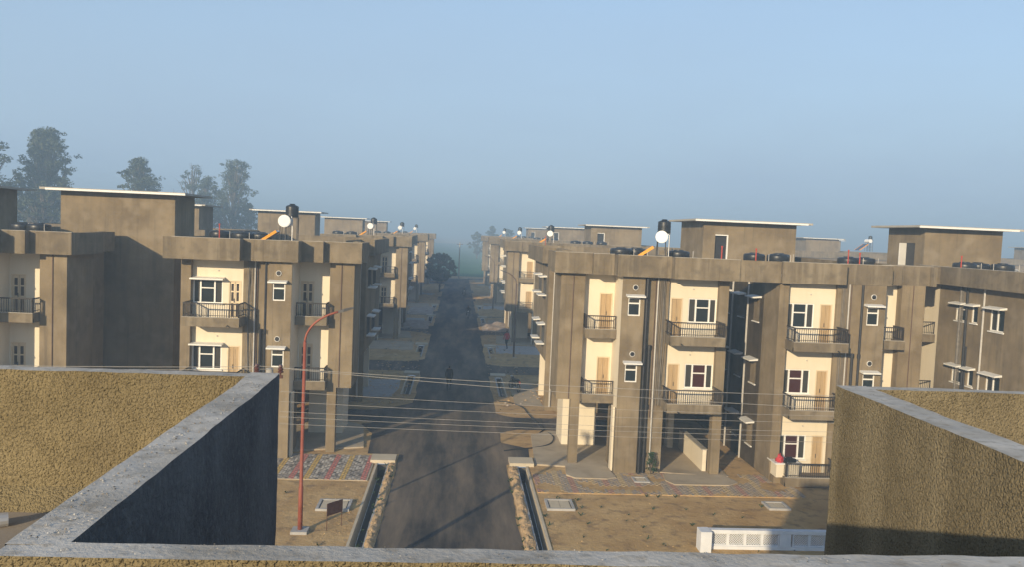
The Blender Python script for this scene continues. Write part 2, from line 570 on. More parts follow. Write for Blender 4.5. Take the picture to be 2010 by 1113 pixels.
def soil_lumps():
    """crumbly soil ridge between road and drain, stones and clods on the verges"""
    rnd = random.Random(21)
    for s, (xa, xb), (ya, yb) in ((-1, (-2.80, -2.45), (20, 37.2)), (1, (2.62, 3.07), (20, 36.9)),):
        nx, ny = 9, int((yb - ya) / .09)
        pts, fs = [], []
        for j in range(ny + 1):
            y = ya + (yb - ya) * j / ny
            for i in range(nx + 1):
                t = i / nx
                ed = .07 * noise.noise((y * 1.1, i, 4.0 * s))
                x = xa + (xb - xa) * t + ed
                h = math.sin(math.pi * t) ** .7 * (.10 + .09 * noise.noise((x * 4, y * 2.2, s)) + .05 * noise.noise((x * 12, y * 9, s)))
                pts.append((x, y, max(h, .0) + .004))
        for j in range(ny):
            for i in range(nx):
                a = j * (nx + 1) + i
                fs.append((a, a + 1, a + nx + 2, a + nx + 1))
        b = MB()
        b.add(pts, fs)
        b.build('soil_ridge', 'dirtridge', kind='structure')
    # clods
    b = MB()
    def clod(x, y, r, m=0):
        pts = []
        for dx, dy, dz in ((1, 0, 0), (0, 1, 0), (-1, 0, 0), (0, -1, 0), (0, 0, 1), (0, 0, -.3)):
            k = r * rnd.uniform(.6, 1.2)
            pts.append((x + dx * k, y + dy * k, max(0, dz) * k * .7))
        b.add(pts, [(0, 1, 4), (1, 2, 4), (2, 3, 4), (3, 0, 4)], m)
    for _ in range(700):
        s = rnd.choice((-1, 1))
        x = s * rnd.uniform(3.6, 16)
        y = rnd.uniform(24, 34)
        clod(x, y, rnd.choice((.012, .02, .02, .035)) * rnd.uniform(.7, 1.4), 1)
    for _ in range(1800):
        s = rnd.choice((-1, 1))
        x = s * rnd.uniform(2.6, 6)
        y = rnd.uniform(50, 150)
        clod(x, y, rnd.uniform(.04, .14), rnd.choice((0, 1, 2)))
    b.build('clods', ['dirtridge', 'soil', 'rubble'], kind='stuff')
    # low lumps of spread earth further down both verges
    for s in (-1, 1):
        for k, (ya, yb) in enumerate(((66.8, 71.5), (88, 96), (103, 113), (121, 134), (138, 160))):
            nx, ny = 10, 24
            pts, fs = [], []
            xa, xb = s * 2.9, s * 6.2
            for j in range(ny + 1):
                for i in range(nx + 1):
                    x = xa + (xb - xa) * i / nx
                    y = ya + (yb - ya) * j / ny
                    e = min(i, nx - i, 2) / 2 * min(j, ny - j, 3) / 3
                    pts.append((x + .3 * noise.noise((y, i, 1)), y, .004 + e * max(0, .16 + .32 * noise.noise((x * .9, y * .5, s + k)))))
            for j in range(ny):
                for i in range(nx):
                    a = j * (nx + 1) + i
                    fs.append((a, a + 1, a + nx + 2, a + nx + 1))
            b = MB()
            b.add(pts, fs)
            b.build('soil_mound', 'rubble' if (k == 2 and s < 0) or k == 1 else 'soil', kind='structure')
soil_lumps()

def drains():
    names = {-1: 'left', 1: 'right'}
    for s, t in ((-1, TR_L), (1, TR_R)):
        for k, (y0, y1) in enumerate(TR_Y):
            where = ('nearest the camera', 'second nearest', 'third nearest', 'fourth nearest', 'furthest away')[k]
            r = thing('roadside_drain', 'open concrete drain %s of the road, %s' % (names[s], where), 'drain', ((t[0] + t[1]) / 2, y0, 0), group='open roadside drains')
            h = (t[1] - t[0]) / 2
            L = y1 - y0
            b = MB()
            b.box(-h, h, 0, L, -.75, -.70)
            b.build('channel_floor', 'drain', r)
            for q in (-1, 1):
                b = MB()
                xo, xi = q * (h + .004), q * (h + .10)
                b.box(min(xo, xi), max(xo, xi), 0, L, -.7, .035)
                b.build('channel_wall', 'creamcement' if q == s else 'cement', r)
            b = MB()
            b.box(-h, h, L - .08, L - .002, -.7, -.02)
            b.build('end_wall', 'drain', r)
            b = MB()
            b.cyl((0, L - .09, -.42), (0, L - .5 + .38, -.42), .17, 14)
            b.build('pipe_mouth', 'pipe', r)
            cs = MB()
            cs.box(-.56, .56, L + .01, L + 1.05, .0, .16)
            cs.build('culvert_slab', 'creamcement', r)
drains()

# green field and the far end of the road
patch('crop_field', 'field', [[(-400, 196), (420, 196), (420, 700), (-400, 700)]], .02)

# ------------------------------------------------------------------ windows, doors, balconies
FLAT_R = []
def tfm(sx, tx, ty):
    return lambda p: (sx * p[0] + tx, p[1] + ty, p[2])

def panel(mb, u0, u1, z0, z1, holes, rec=.12, m=0):
    """a wall face in (u, d, z): d = 0 is the face, openings have reveals going in"""
    us = sorted({u0, u1, *[h[0] for h in holes], *[h[1] for h in holes]})
    zs = sorted({z0, z1, *[h[2] for h in holes], *[h[3] for h in holes]})
    for i in range(len(us) - 1):
        for j in range(len(zs) - 1):
            cu, cz = (us[i] + us[i + 1]) / 2, (zs[j] + zs[j + 1]) / 2
            if not any(h[0] < cu < h[1] and h[2] < cz < h[3] for h in holes):
                mb.quad((us[i], 0, zs[j]), (us[i + 1], 0, zs[j]), (us[i + 1], 0, zs[j + 1]), (us[i], 0, zs[j + 1]), m)
    for a, b, c, d in holes:
        mb.quad((a, 0, c), (a, -rec, c), (a, -rec, d), (a, 0, d), m)
        mb.quad((b, 0, c), (b, -rec, c), (b, -rec, d), (b, 0, d), m)
        mb.quad((a, 0, c), (b, 0, c), (b, -rec, c), (a, -rec, c), m)
        mb.quad((a, 0, d), (b, 0, d), (b, -rec, d), (a, -rec, d), m)

def front(tf, y):
    return lambda p: tf((p[0], y - p[1], p[2]))
def leftside(tf, x):
    return lambda p: tf((x - p[1], p[0], p[2]))

def window(root, W, u0, u1, z0, z1, style='triple', shade=None, panes=('glass', 'glass2'), ledge=True, fm='frame'):
    f = MB(W)
    t = .05
    di, do = -.11, -.035
    f.box(u0, u1, di, do, z1 - t, z1)
    f.box(u0, u1, di, do, z0, z0 + t)
    f.box(u0, u0 + t, di, do, z0 + t, z1 - t)
    f.box(u1 - t, u1, di, do, z0 + t, z1 - t)
    cells = []
    w, h = u1 - u0, z1 - z0
    if style == 'triple':
        a, b = u0 + w * .27, u0 + w * .75
        zt = z0 + h * .62
        f.box(a - .035, a + .035, di, do + .02, z0 + t, z1 - t)
        f.box(b - .035, b + .035, di, do + .02, z0 + t, z1 - t)
        f.box(a + .035, b - .035, di, do + .02, zt - .025, zt + .025)
        cells = [(u0 + t, a - .035, z0 + t, z1 - t, 1), (b + .035, u1 - t, z0 + t, z1 - t, 1),
                 (a + .035, b - .035, zt + .025, z1 - t, 0), (a + .035, b - .035, z0 + t, zt - .025, 0)]
    elif style == 'hopper':
        zt = z0 + h * .70
        f.box(u0 + t, u1 - t, di, do + .02, zt - .03, zt + .03)
        cells = [(u0 + t, u1 - t, zt + .03, z1 - t, 1), (u0 + t, u1 - t, z0 + t, zt - .03, 0)]
    elif style == 'double':
        c = (u0 + u1) / 2
        f.box(c - .03, c + .03, di, do + .01, z0 + t, z1 - t)
        cells = [(u0 + t, c - .03, z0 + t, z1 - t, 0), (c + .03, u1 - t, z0 + t, z1 - t, 1)]
    else:
        cells = [(u0 + t, u1 - t, z0 + t, z1 - t, 0)]
    if ledge:
        f.box(u0 - .05, u1 + .05, -.03, .07, z0 - .055, z0 - .004)
    o = f.build('window', fm, root)
    for a, b, c, d, k in cells:
        p = MB(W)
        p.box(a, b, -.09, -.075, c, d)
        p.build('pane', panes[k], o)
    if shade:
        s = MB(W)
        sa, sb, sz, out = shade
        s.add([(sa, 0, sz), (sb, 0, sz), (sb, out, sz - .03), (sa, out, sz - .03), (sa, 0, sz + .09), (sb, 0, sz + .09), (sb, out, sz + .03), (sa, out, sz + .03)],
              [(0, 1, 2, 3), (4, 5, 6, 7), (0, 1, 5, 4), (1, 2, 6, 5), (2, 3, 7, 6), (3, 0, 4, 7)])
        s.build('sunshade', 'white', o)
    return o

def door(root, W, u0, u1, z0, z1, leaf='doorleaf', hinge=1):
    f = MB(W)
    t = .055
    f.box(u0, u0 + t, -.1, .012, z0, z1)
    f.box(u1 - t, u1, -.1, .012, z0, z1)
    f.box(u0 + t, u1 - t, -.1, .012, z1 - t, z1)
    o = f.build('door', 'doorframe', root)
    c = (u0 + u1) / 2
    for a, b in ((u0 + t, c - .006), (c + .006, u1 - t)):
        l = MB(W)
        l.box(a, b, -.085, -.05, z0 + .01, z1 - t - .006)
        # raised rails and stiles
        for za, zb in ((z0 + .01, z0 + .16), (z0 + .78, z0 + .88), (z1 - t - .12, z1 - t - .008), (z0 + 1.28, z0 + 1.34)):
            l.box(a + .002, b - .002, -.05, -.036, za, zb, 1)
        l.box(a + .001, a + .055, -.05, -.034, z0 + .012, z1 - t - .008, 1)
        l.box(b - .055, b - .001, -.05, -.034, z0 + .012, z1 - t - .008, 1)
        l.build('leaf', [leaf, 'doorleaf' if leaf == 'doorleaf' else 'doorframe'], o)
    h = MB(W)
    h.box(c + .03, c + .05, -.034, -.005, z0 + .82, z0 + 1.0)
    h.build('handle', 'darksteel', o)
    return o

def balcony(root, W, u0, u1, dep, zf, sides=(True, True), gap=.095):
    """slab with upstand fascia; railing on top is a sub-part. d = 0 at the wall"""
    b = MB(W)
    t = .11
    b.box(u0, u1, .004, dep, zf - .16, zf)
    b.box(u0, u1, dep - t, dep + .003, zf - .155, zf + .24)
    if sides[0]:
        b.box(u0 - .003, u0 + t, .004, dep - t, zf - .15, zf + .24)
    if sides[1]:
        b.box(u1 - t, u1 + .003, .004, dep - t, zf - .15, zf + .24)
    o = b.build('balcony', 'fascia', root)
    e = MB(W)
    e.box(u0 + .004, u1 - .004, dep - t - .004, dep + .012, zf + .241, zf + .262)
    e.build('coping', 'slab', o)
    r = MB(W)
    zt, zb = zf + .86, zf + .262
    dm = dep - t / 2
    def rail(a, bb):
        (ua, da), (ub, db) = a, bb
        L = math.hypot(ub - ua, db - da)
        n = max(2, int(L / gap))
        ex, ey = (.022, .028) if abs(ub - ua) < .01 else (.0, .028)
        r.box(min(ua, ub) - .025, max(ua, ub) + .025, min(da, db) - .025, max(da, db) + .025, zt - .03, zt + .02)
        r.box(min(ua, ub) - .012, max(ua, ub) + .012, min(da, db) - .012, max(da, db) + .012, zb + .06, zb + .085)
        for i in range(n + 1):
            s = i / n
            u, d = ua + (ub - ua) * s, da + (db - da) * s
            k = .02 if i in (0, n) else .0085
            r.box(u - k, u + k, d - k, d + k, zb, zt - .03)
    ul, ur = u0 + t / 2, u1 - t / 2
    rail((ul, dm), (ur, dm))
    if sides[0]:
        rail((ul, .05), (ul, dm - .06))
    if sides[1]:
        rail((ur, .05), (ur, dm - .06))
    r.build('railing', 'iron', o)
    return o

def spout(root, W, u, z):
    b = MB(W)
    b.cyl((u, 0, z), (u, .16, z - .02), .028, 7)
    b.build('spout', 'pipe', root)

# ------------------------------------------------------------------ one flat-stack of an apartment building
Z1, Z9, ZP = 3.0, 9.0, 9.95
def unit(root, tf, stilt=True, seed=0, leafs=None, red=(), outer_windows=False, rear=True, bridge=True, pipes=True, shade_big=True, pshift=0.0):
    rnd = random.Random(seed)
    zlo = Z1 if stilt else 0.0
    floors = [3.2, 6.2] if stilt else [.2, 3.2, 6.2]
    # --- brown plaster mass
    w = MB(tf)
    w.box(4.78, 5.9, 1.35, 3.9, 3.08 if stilt else 0, Z9)                       # fin beside the street
    w.box(5.42, 6.2, 3.9, 6.6, zlo, Z9 - .003)
    w.box(6.1, 12.2, 2.02, 13.0, zlo, Z9 - .002)
    w.box(8.40, 9.55, .18, 2.02, 0 if not stilt else .0, Z9)                    # pipe bay
    if not outer_windows:
        w.box(9.55, 12.18, .52, 2.02, zlo, Z9)
    else:
        w.box(9.55, 12.05, .52, 2.02, zlo, Z9)
    w.box(11.82, 12.25, .05, .52, zlo, Z9)
    if rear:
        w.box(5.50, 12.2, 13.0, 22.0, Z1 if stilt else 0, Z9 - .004)
        w.box(6.0, 12.15, 13.1, 21.9, 0, Z1) if not stilt else w.box(7.6, 12.15, 13.1, 21.9, 0, Z1)
        w.box(5.5, 6.2, 12.9, 13.0, 0, Z9 - .005)
    # window column with its small openings
    wc = MB(front(tf, 0.0))
    holes = []
    for zf in floors:
        holes.append((7.66, 8.22, zf + 1.0, zf + 1.8))
    panel(wc, 7.38, 8.40, 0, Z9, holes)
    for zf in floors:
        wc.box(7.6, 8.3, -.2, -.13, zf + .9, zf + 1.9)
    w.v += []
    ob = w.build('wall', 'plaster', root)
    wc.quad((8.40, 0, 0), (8.40, -.18, 0), (8.40, -.18, Z9), (8.40, 0, Z9))
    wc.quad((7.38, 0, 0), (7.38, -2.0, 0), (7.38, -2.0, Z9), (7.38, 0, Z9))
    wc.build('window_column', 'plaster', root)
    # --- cream painted walls
    for k, (u0, u1, y, hl) in enumerate(((5.9, 7.376, 1.8, 1), (9.55, 11.82, .35, 2))):
        p = MB(front(tf, y))
        holes = []
        for zf in floors:
            if hl == 1:
                holes.append((6.68, 7.30, zf, zf + 1.86))
            else:
                holes.append((9.68, 10.24, zf, zf + 1.86))
                holes.append((10.50, 11.80, zf + .75, zf + 1.86))
        panel(p, u0, u1, zlo, Z9, holes)
        p.build('painted_wall', 'cream', root)
    q = MB(tf)
    q.quad((7.374, .01, 3.0 if stilt else .2), (7.374, 1.8, 3.0 if stilt else .2), (7.374, 1.8, Z9), (7.374, .01, Z9))
    q.build('painted_return', 'cream', root)
    # --- openings
    for i, zf in enumerate(floors):
        lf = (leafs or {}).get((1, i), 'doorleaf')
        door(root, front(tf, 1.8), 6.68, 7.30, zf, zf + 1.86, lf)
        lf = (leafs or {}).get((2, i), 'doorleaf')
        door(root, front(tf, .35), 9.68, 10.24, zf, zf + 1.86, lf)
        pn = ('glassred', 'glass2') if i in red else ('glass', 'glass2')
        window(root, front(tf, .35), 10.50, 11.80, zf + .75, zf + 1.86, 'triple',
               (10.40, 11.86, zf + 1.90, .38) if shade_big else None, pn)
        window(root, front(tf, 0.0), 7.66, 8.22, zf + 1.0, zf + 1.8, 'hopper', (7.55, 8.38, zf + 1.88, .36), ledge=False)
        # round vent
        v = MB(front(tf, 0.0))
        v.cyl((7.96, .0, zf + 2.28), (7.96, .045, zf + 2.28), .122, 18)
        vo = v.build('vent', 'white', root)
        v = MB(front(tf, 0.0))
        v.cyl((7.96, .04, zf + 2.28), (7.96, .048, zf + 2.28), .104, 18)
        v.build('vent_dark_disc', 'pipe', vo)  # solid dark disc, the shade of an opening put into its colour
        if not (stilt is False and zf < 1):
            balcony(root, front(tf, 1.8), 5.92, 7.36, .98, zf, (True, False))
        balcony(root, front(tf, .35), 9.42, 11.88, 1.28, zf, (True, True))
        spout(root, front(tf, -.96), 9.9, zf - .08)
        # lamp point on the painted wall
        l = MB(front(tf, .35))
        l.cyl((10.7, 0, zf + 2.28), (10.7, .04, zf + 2.28), .035, 8)
        l.build('lamp_point', 'greypipe', root)
    # --- windows in the side of the unit
    if rear:
        for zf in floors[-2:]:
            for yy, hw in ((14.6, .55), (17.6, .6)):
                W = leftside(tf, 5.5)
                window(root, lambda p, W=W: W((p[0], p[1] + (.105 if p[1] < -.001 else .0), p[2])), yy - hw, yy + hw, zf + .8, zf + 1.9, 'double', (yy - hw - .12, yy + hw + .12, zf + 1.9, .45), ledge=False, fm='darksteel')
                s = MB(W)
                s.box(yy - hw - .12, yy + hw + .12, .004, .5, zf + .68, zf + .76)
                s.build('ledge', 'white', root)
            W = leftside(tf, 5.42)
            s = MB(W)
            s.box(4.6, 5.5, .004, .46, zf + .66, zf + .74)
            s.build('ledge', 'white', root)
            s = MB(W)
            s.box(4.6, 5.5, .004, .46, zf + 1.9, zf + 1.98)
            s.build('ledge', 'white', root)
    if outer_windows:
        # lit flank of the light well, faces the neighbouring unit
        W0 = lambda p: tf((12.2 + p[1], p[0], p[2]))
        fl = MB(W0)
        hs = []
        spots = ((2.9, .38), (5.0, .38), (7.2, .38), (9.6, .5))
        for zf in floors:
            for yy, hw in spots:
                hs.append((yy - hw, yy + hw, zf + .75, zf + 1.86))
        panel(fl, .52, 13.0, 0, Z9, hs, .11)
        fl.build('flank_wall', 'plaster', root)
        for zf in floors:
            for yy, hw in spots:
                window(root, W0, yy - hw, yy + hw, zf + .75, zf + 1.86, 'double', (yy - hw - .2, yy + hw + .2, zf + 1.9, .42))
        for yy in (3.9, 6.2):
            g = MB(W0)
            g.cyl((yy, .08, 0), (yy, .08, Z9), .05, 7)
            g.build('drain_pipe', 'greypipe', root)
    # --- parapet: stepped front, returns, street side, rear
    segs = [(4.42, 6.12, .95), (6.12, 7.06, .55), (7.06, 9.46, -.35), (9.46, 12.36, -.93)]
    segs = [(a, b_, y + pshift) for a, b_, y in segs]
    for i, (a, b_, y) in enumerate(segs):
        p = MB(tf)
        p.box(a, b_, y, y + .15, Z9, ZP)
        p.box(a + .01, b_ - .01, y + .15, y + 2.8, Z9 + .02, Z9 + .2)
        if i:
            ya = segs[i - 1][2]
            p.box(a + .003, a + .15, y + .15, ya + .1, Z9 + .002, ZP - .003)
        p.build('parapet', 'fascia', root)
        c = MB(tf)
        c.box(a - .004, b_ + .004, y - .006, y + .156, ZP + .001, ZP + .018)
        c.build('coping', 'slab', root)
    runs = [(4.42, 4.57, 1.1, 4.05), (4.57, 5.22, 3.9, 4.05), (5.07, 5.22, 4.05, 6.95), (5.22, 5.95, 6.8, 6.95), (5.80, 5.95, 6.95, 12.4)]
    if rear:
        runs += [(5.0, 5.95, 12.4, 12.55), (5.0, 5.15, 12.55, 22.5), (5.15, 12.3, 22.35, 22.5)]
    if not bridge:
        runs += [(12.21, 12.36, -.57, 22.35)]
    p = MB(tf)
    for a, b_, ya, yb in runs:
        p.box(a + .001, b_ - .001, ya + .001, yb - .001, Z9 + .001, ZP - .002)
    p.build('side_parapet', 'fascia', root)
    r = MB(tf)
    r.box(4.5, 12.3, 2.4, 4.0, Z9 + .005, Z9 + .19)
    r.box(5.1, 12.3, 4.0, 6.9, Z9 + .006, Z9 + .191)
    r.box(5.9, 12.3, 6.9, 13.2, Z9 + .007, Z9 + .192)
    if rear:
        r.box(5.08, 12.3, 12.5, 22.45, Z9 + .008, Z9 + .193)
    r.build('roof_slab', 'roof', root)
    # --- pipes and cables down the pipe bay
    if pipes:
        for x, y, r_, z0_, z1_, mt in ((8.50, -.06, .055, 0, Z9, 'pipe'), (8.74, .08, .065, 0, 5.9, 'pipe'), (9.02, .12, .035, .3, Z9, 'greypipe'),
                                       (8.92, .13, .018, 2.6, Z9, 'brownpipe'), (9.30, .13, .02, 3.2, Z9, 'cable')):
            g = MB(tf)
            g.cyl((x, y, z0_), (x, y, z1_), r_, 8)
            if mt == 'pipe':
                for zz in (.9, 3.1, 5.8):
                    if zz < z1_:
                        g.cyl((x, y, zz - .09), (x, y, zz + .09), r_ * 1.45, 8)
            g.build('drain_pipe', mt, root)
        g = MB(tf)
        for k in range(5):
            x = 9.1 + .07 * k
            path = [(x + .02 * math.sin(z * 1.7 + k) + .03 * noise.noise((z * .8, k * 3.1, seed)), .10 - .05 * abs(noise.noise((z * .6, k, seed + 4))), z) for z in [Z9 - i * .45 for i in range(14)]]
            g.tube(path, .011, 4)
        g.build('cables', 'cable', root)
        g = MB(tf)
        g.cyl((5.36, 1.33, 3.1), (5.36, 1.33, Z9), .022, 6)
        g.build('seam_pipe', 'brownpipe', root)
        if rear:
            g = MB(tf)
            g.cyl((5.85, 12.82, .25), (5.85, 12.82, Z9), .06, 8)
            g.build('drain_pipe', 'greypipe', root)
    # --- stilt storey
    if stilt:
        for x0, x1, ya, yb in ((5.48, 5.9, 1.36, 1.80), (11.82, 12.24, .06, .5), (6.6, 7.0, 8.6, 9.0), (9.6, 10.0, 8.6, 9.0)):
            c = MB(tf)
            c.box(x0, x1, ya, yb, 0, 3.08 if x0 == 5.48 else Z1)
            c.build('column', 'plaster', root)
        c = MB(tf)
        c.box(7.38, 9.55, .2, 1.6, 0, Z1 + .01)
        c.build('pier', 'plaster', root)
        gw = [('store_wall', 5.58, 7.3, 4.75, 6.9, Z1), ('pilaster', 7.37 - .09, 7.37, .3, .75, Z1), ('knee_wall', 11.60, 11.78, .52, 4.6, 1.05),
              ('white_column', 11.0, 11.30, 4.6, 5.1, Z1), ('white_column', 10.1, 10.4, 6.4, 6.8, Z1)]
        if rear:
            gw.append(('store_wall', 5.66, 7.5, 17.6, 17.8, Z1))
        for nm, xa_, xb_, ya_, yb_, zz in gw:
            c = MB(tf)
            c.box(xa_, xb_, ya_, yb_, 0, zz)
            c.build(nm, 'cream', root)
        c = MB(tf)
        c.box(11.56, 11.82, .52, 4.58, 1.05, 1.09)
        c.build('coping', 'slab', root)
        c = MB(tf)
        c.box(6.2, 12.1, 12.7, 12.95, 0, Z1)
        c.build('rear_wall', 'plaster', root)
        c = MB(tf)
        c.box(4.9, 12.2, 1.36, 13, Z1 - .04, Z1 - .01) if False else c.box(9.55, 12.2, .4, .5, Z1 - .01, Z1 + .12)
        c.build('beam', 'fascia', root)
    return root

def penthouse(root, x0, x1, y0, y1, zt=11.9, over=.7, door_at=None, side_door=None, zb=9.19):
    w = MB()
    holes = [(door_at[0], door_at[1], zb, zb + 1.95)] if door_at else []
    P = lambda p: (p[0], y0 - p[1], p[2])
    f = MB(P)
    panel(f, x0, x1, zb, zt, holes, .2)
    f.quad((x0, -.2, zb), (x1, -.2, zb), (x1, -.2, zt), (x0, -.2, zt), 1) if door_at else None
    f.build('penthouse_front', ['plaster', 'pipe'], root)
    w.box(x0 + .002, x1 - .002, y0 + .25, y1, zb, zt)
    w.quad((x0, y0, zb), (x0, y0 + .25, zb), (x0, y0 + .25, zt), (x0, y0, zt))
    w.quad((x1, y0, zb), (x1, y0 + .25, zb), (x1, y0 + .25, zt), (x1, y0, zt))
    w.build('penthouse_wall', 'plaster', root)
    s = MB()
    s.box(x0 - over, x1 + over, y0 - over, y1 + over, zt + .001, zt + .11)
    so = s.build('penthouse_roof', 'slab', root)
    e = MB()
    e.box(x0 - over - .01, x1 + over * .6, y0 - over - .012, y0 - over + .06, zt - .02, zt + .075)
    e.build('drip_edge', 'white', so)
    if door_at:
        d = MB(P)
        a, b = door_at
        d.box(b - .07, b, -.1, .02, zb, zb + 1.95)
        d.box(a, b - .07, -.1, .02, zb + 1.89, zb + 1.95)
        d.build('door_frame', 'white', root)
    if side_door:
        ya, yb = side_door
        d = MB()
        d.box(x0 - .012, x0 + .05, ya, yb, zb + .05, zb + 1.9)
        dd = d.build('door', 'pipe', root)
        d = MB()
        d.add([(x0 - .02, yb, zb + .05), (x0 - .5, yb - .18, zb + .05), (x0 - .5, yb - .18, zb + 1.88), (x0 - .02, yb, zb + 1.88),
               (x0 - .03, yb + .04, zb + .05), (x0 - .51, yb - .14, zb + .05), (x0 - .51, yb - .14, zb + 1.88), (x0 - .03, yb + .04, zb + 1.88)],
              [(0, 1, 2, 3), (4, 5, 6, 7), (0, 1, 5, 4), (1, 2, 6, 5), (2, 3, 7, 6), (3, 0, 4, 7)])
        d.build('leaf', 'white', dd)

YR, YL = 36.35, 37.45
PER_R, PER_L = 41.6, 40.4
GB = 'apartment buildings along the road'
# right-hand building: two mirrored stacks with a light well between
def right_building():
    r = thing('apartment_building', 'brown plaster building nearest on the right of the road, three storeys with light well', 'building', (0, YR, 0), group=GB)
    unit(r, tfm(1, 0, 0), True, 1, leafs={}, red=(0,), shade_big=False)
    unit(r, tfm(-1, 26.6, -.6), False, 2, red=(0, 1), outer_windows=True, shade_big=False, pipes=True, pshift=.5)
    b = MB()
    b.box(12.365, 14.236, -1.03 + .18, -.88 + .18, Z9, ZP)
    b.box(12.37, 14.23, -.70, .35, Z9 + .02, Z9 + .2)
    b.build('parapet', 'fascia', r)
    b = MB()
    b.box(12.2, 14.4, 11.0, 22, 0, Z9)
    b.build('wall', 'plaster', r)
    b = MB()
    b.box(12.3, 14.3, 11, 22.4, Z9, Z9 + .185)
    b.build('roof_slab', 'roof', r)
    penthouse(r, 14.4, 20.0, 11.65, 16.6, door_at=(15.12, 15.9))
    # ground-floor ledge wall beside the flat with laundry on it
    b = MB()
    b.box(14.42, 15.45, -1.20, -.27, .36, .95)
    b.build('ledge_wall', 'cream', r)
    b = MB()
    b.box(14.40, 17.2, -1.0, -.27, .0, .34)
    b.build('plinth', 'plaster', r)
    b = MB()
    b.box(14.34, 15.52, -1.28, -.27, .951, 1.01)
    b.build('ledge_top', 'white', r)
    # extra downpipe on the street-side pier
    return r
R1 = right_building()

def left_building():
    r = thing('apartment_building', 'brown plaster building nearest on the left, behind the red lamp post', 'building', (0, YL, 0), group=GB, scale=(-1, 1, 1))
    unit(r, tfm(1, 0, 0), True, 3, leafs={(2, 1): 'darkleaf', (1, 1): 'darkleaf', (1, 0): 'darkleaf'}, bridge=False)
    # plain stair tower and the mass behind
    b = MB()
    b.box(14.25, 19.8, 5.12, 11, 0, 9.19)
    b.build('stair_tower', 'plaster', r)
    b = MB()
    b.box(12.2, 19.0, 7.0, 22, 0, Z9)
    b.build('wall', 'plaster', r)
    b = MB()
    b.box(12.36, 19.3, 7.0, 22.3, Z9, Z9 + .187)
    b.build('roof_slab', 'roof', r)
    b = MB()
    b.box(12.365, 12.72, -.925, -.78, Z9 + .002, ZP - .002)
    b.build('parapet', 'fascia', r)
    penthouse(r, 14.25, 19.8, 5.115, 8.2)
    return r
L1 = left_building()

def wing(name_label, loc, sx, yoff_pent=None):
    r = thing('apartment_building', name_label, 'building', loc, group=GB, scale=(sx, 1, 1))
    unit(r, tfm(1, 0, 0), False, 5, leafs={(1, 2): 'darkleaf', (1, 1): 'darkleaf', (1, 0): 'darkleaf'}, rear=False, bridge=False)
    return r
LW = wing('brown plaster building at the left edge, its dark flank beside the plain stair tower', (-11.85, YL - 2.45, 0), -1)
b = MB()
penthouse(LW, 11.9, 17.5, 7.2, 11.2)

# copies down the road
for k in range(1, 4):
    word = ('second', 'third', 'fourth')[k - 1]
    dup(R1, 'brown plaster building on the right of the road, %s from the camera' % word, (0, YR + PER_R * k - (.4 if k == 3 else 0), 0))
    dup(L1, 'brown plaster building on the left of the road, %s from the camera' % word, (0, YL + PER_L * k, 0))

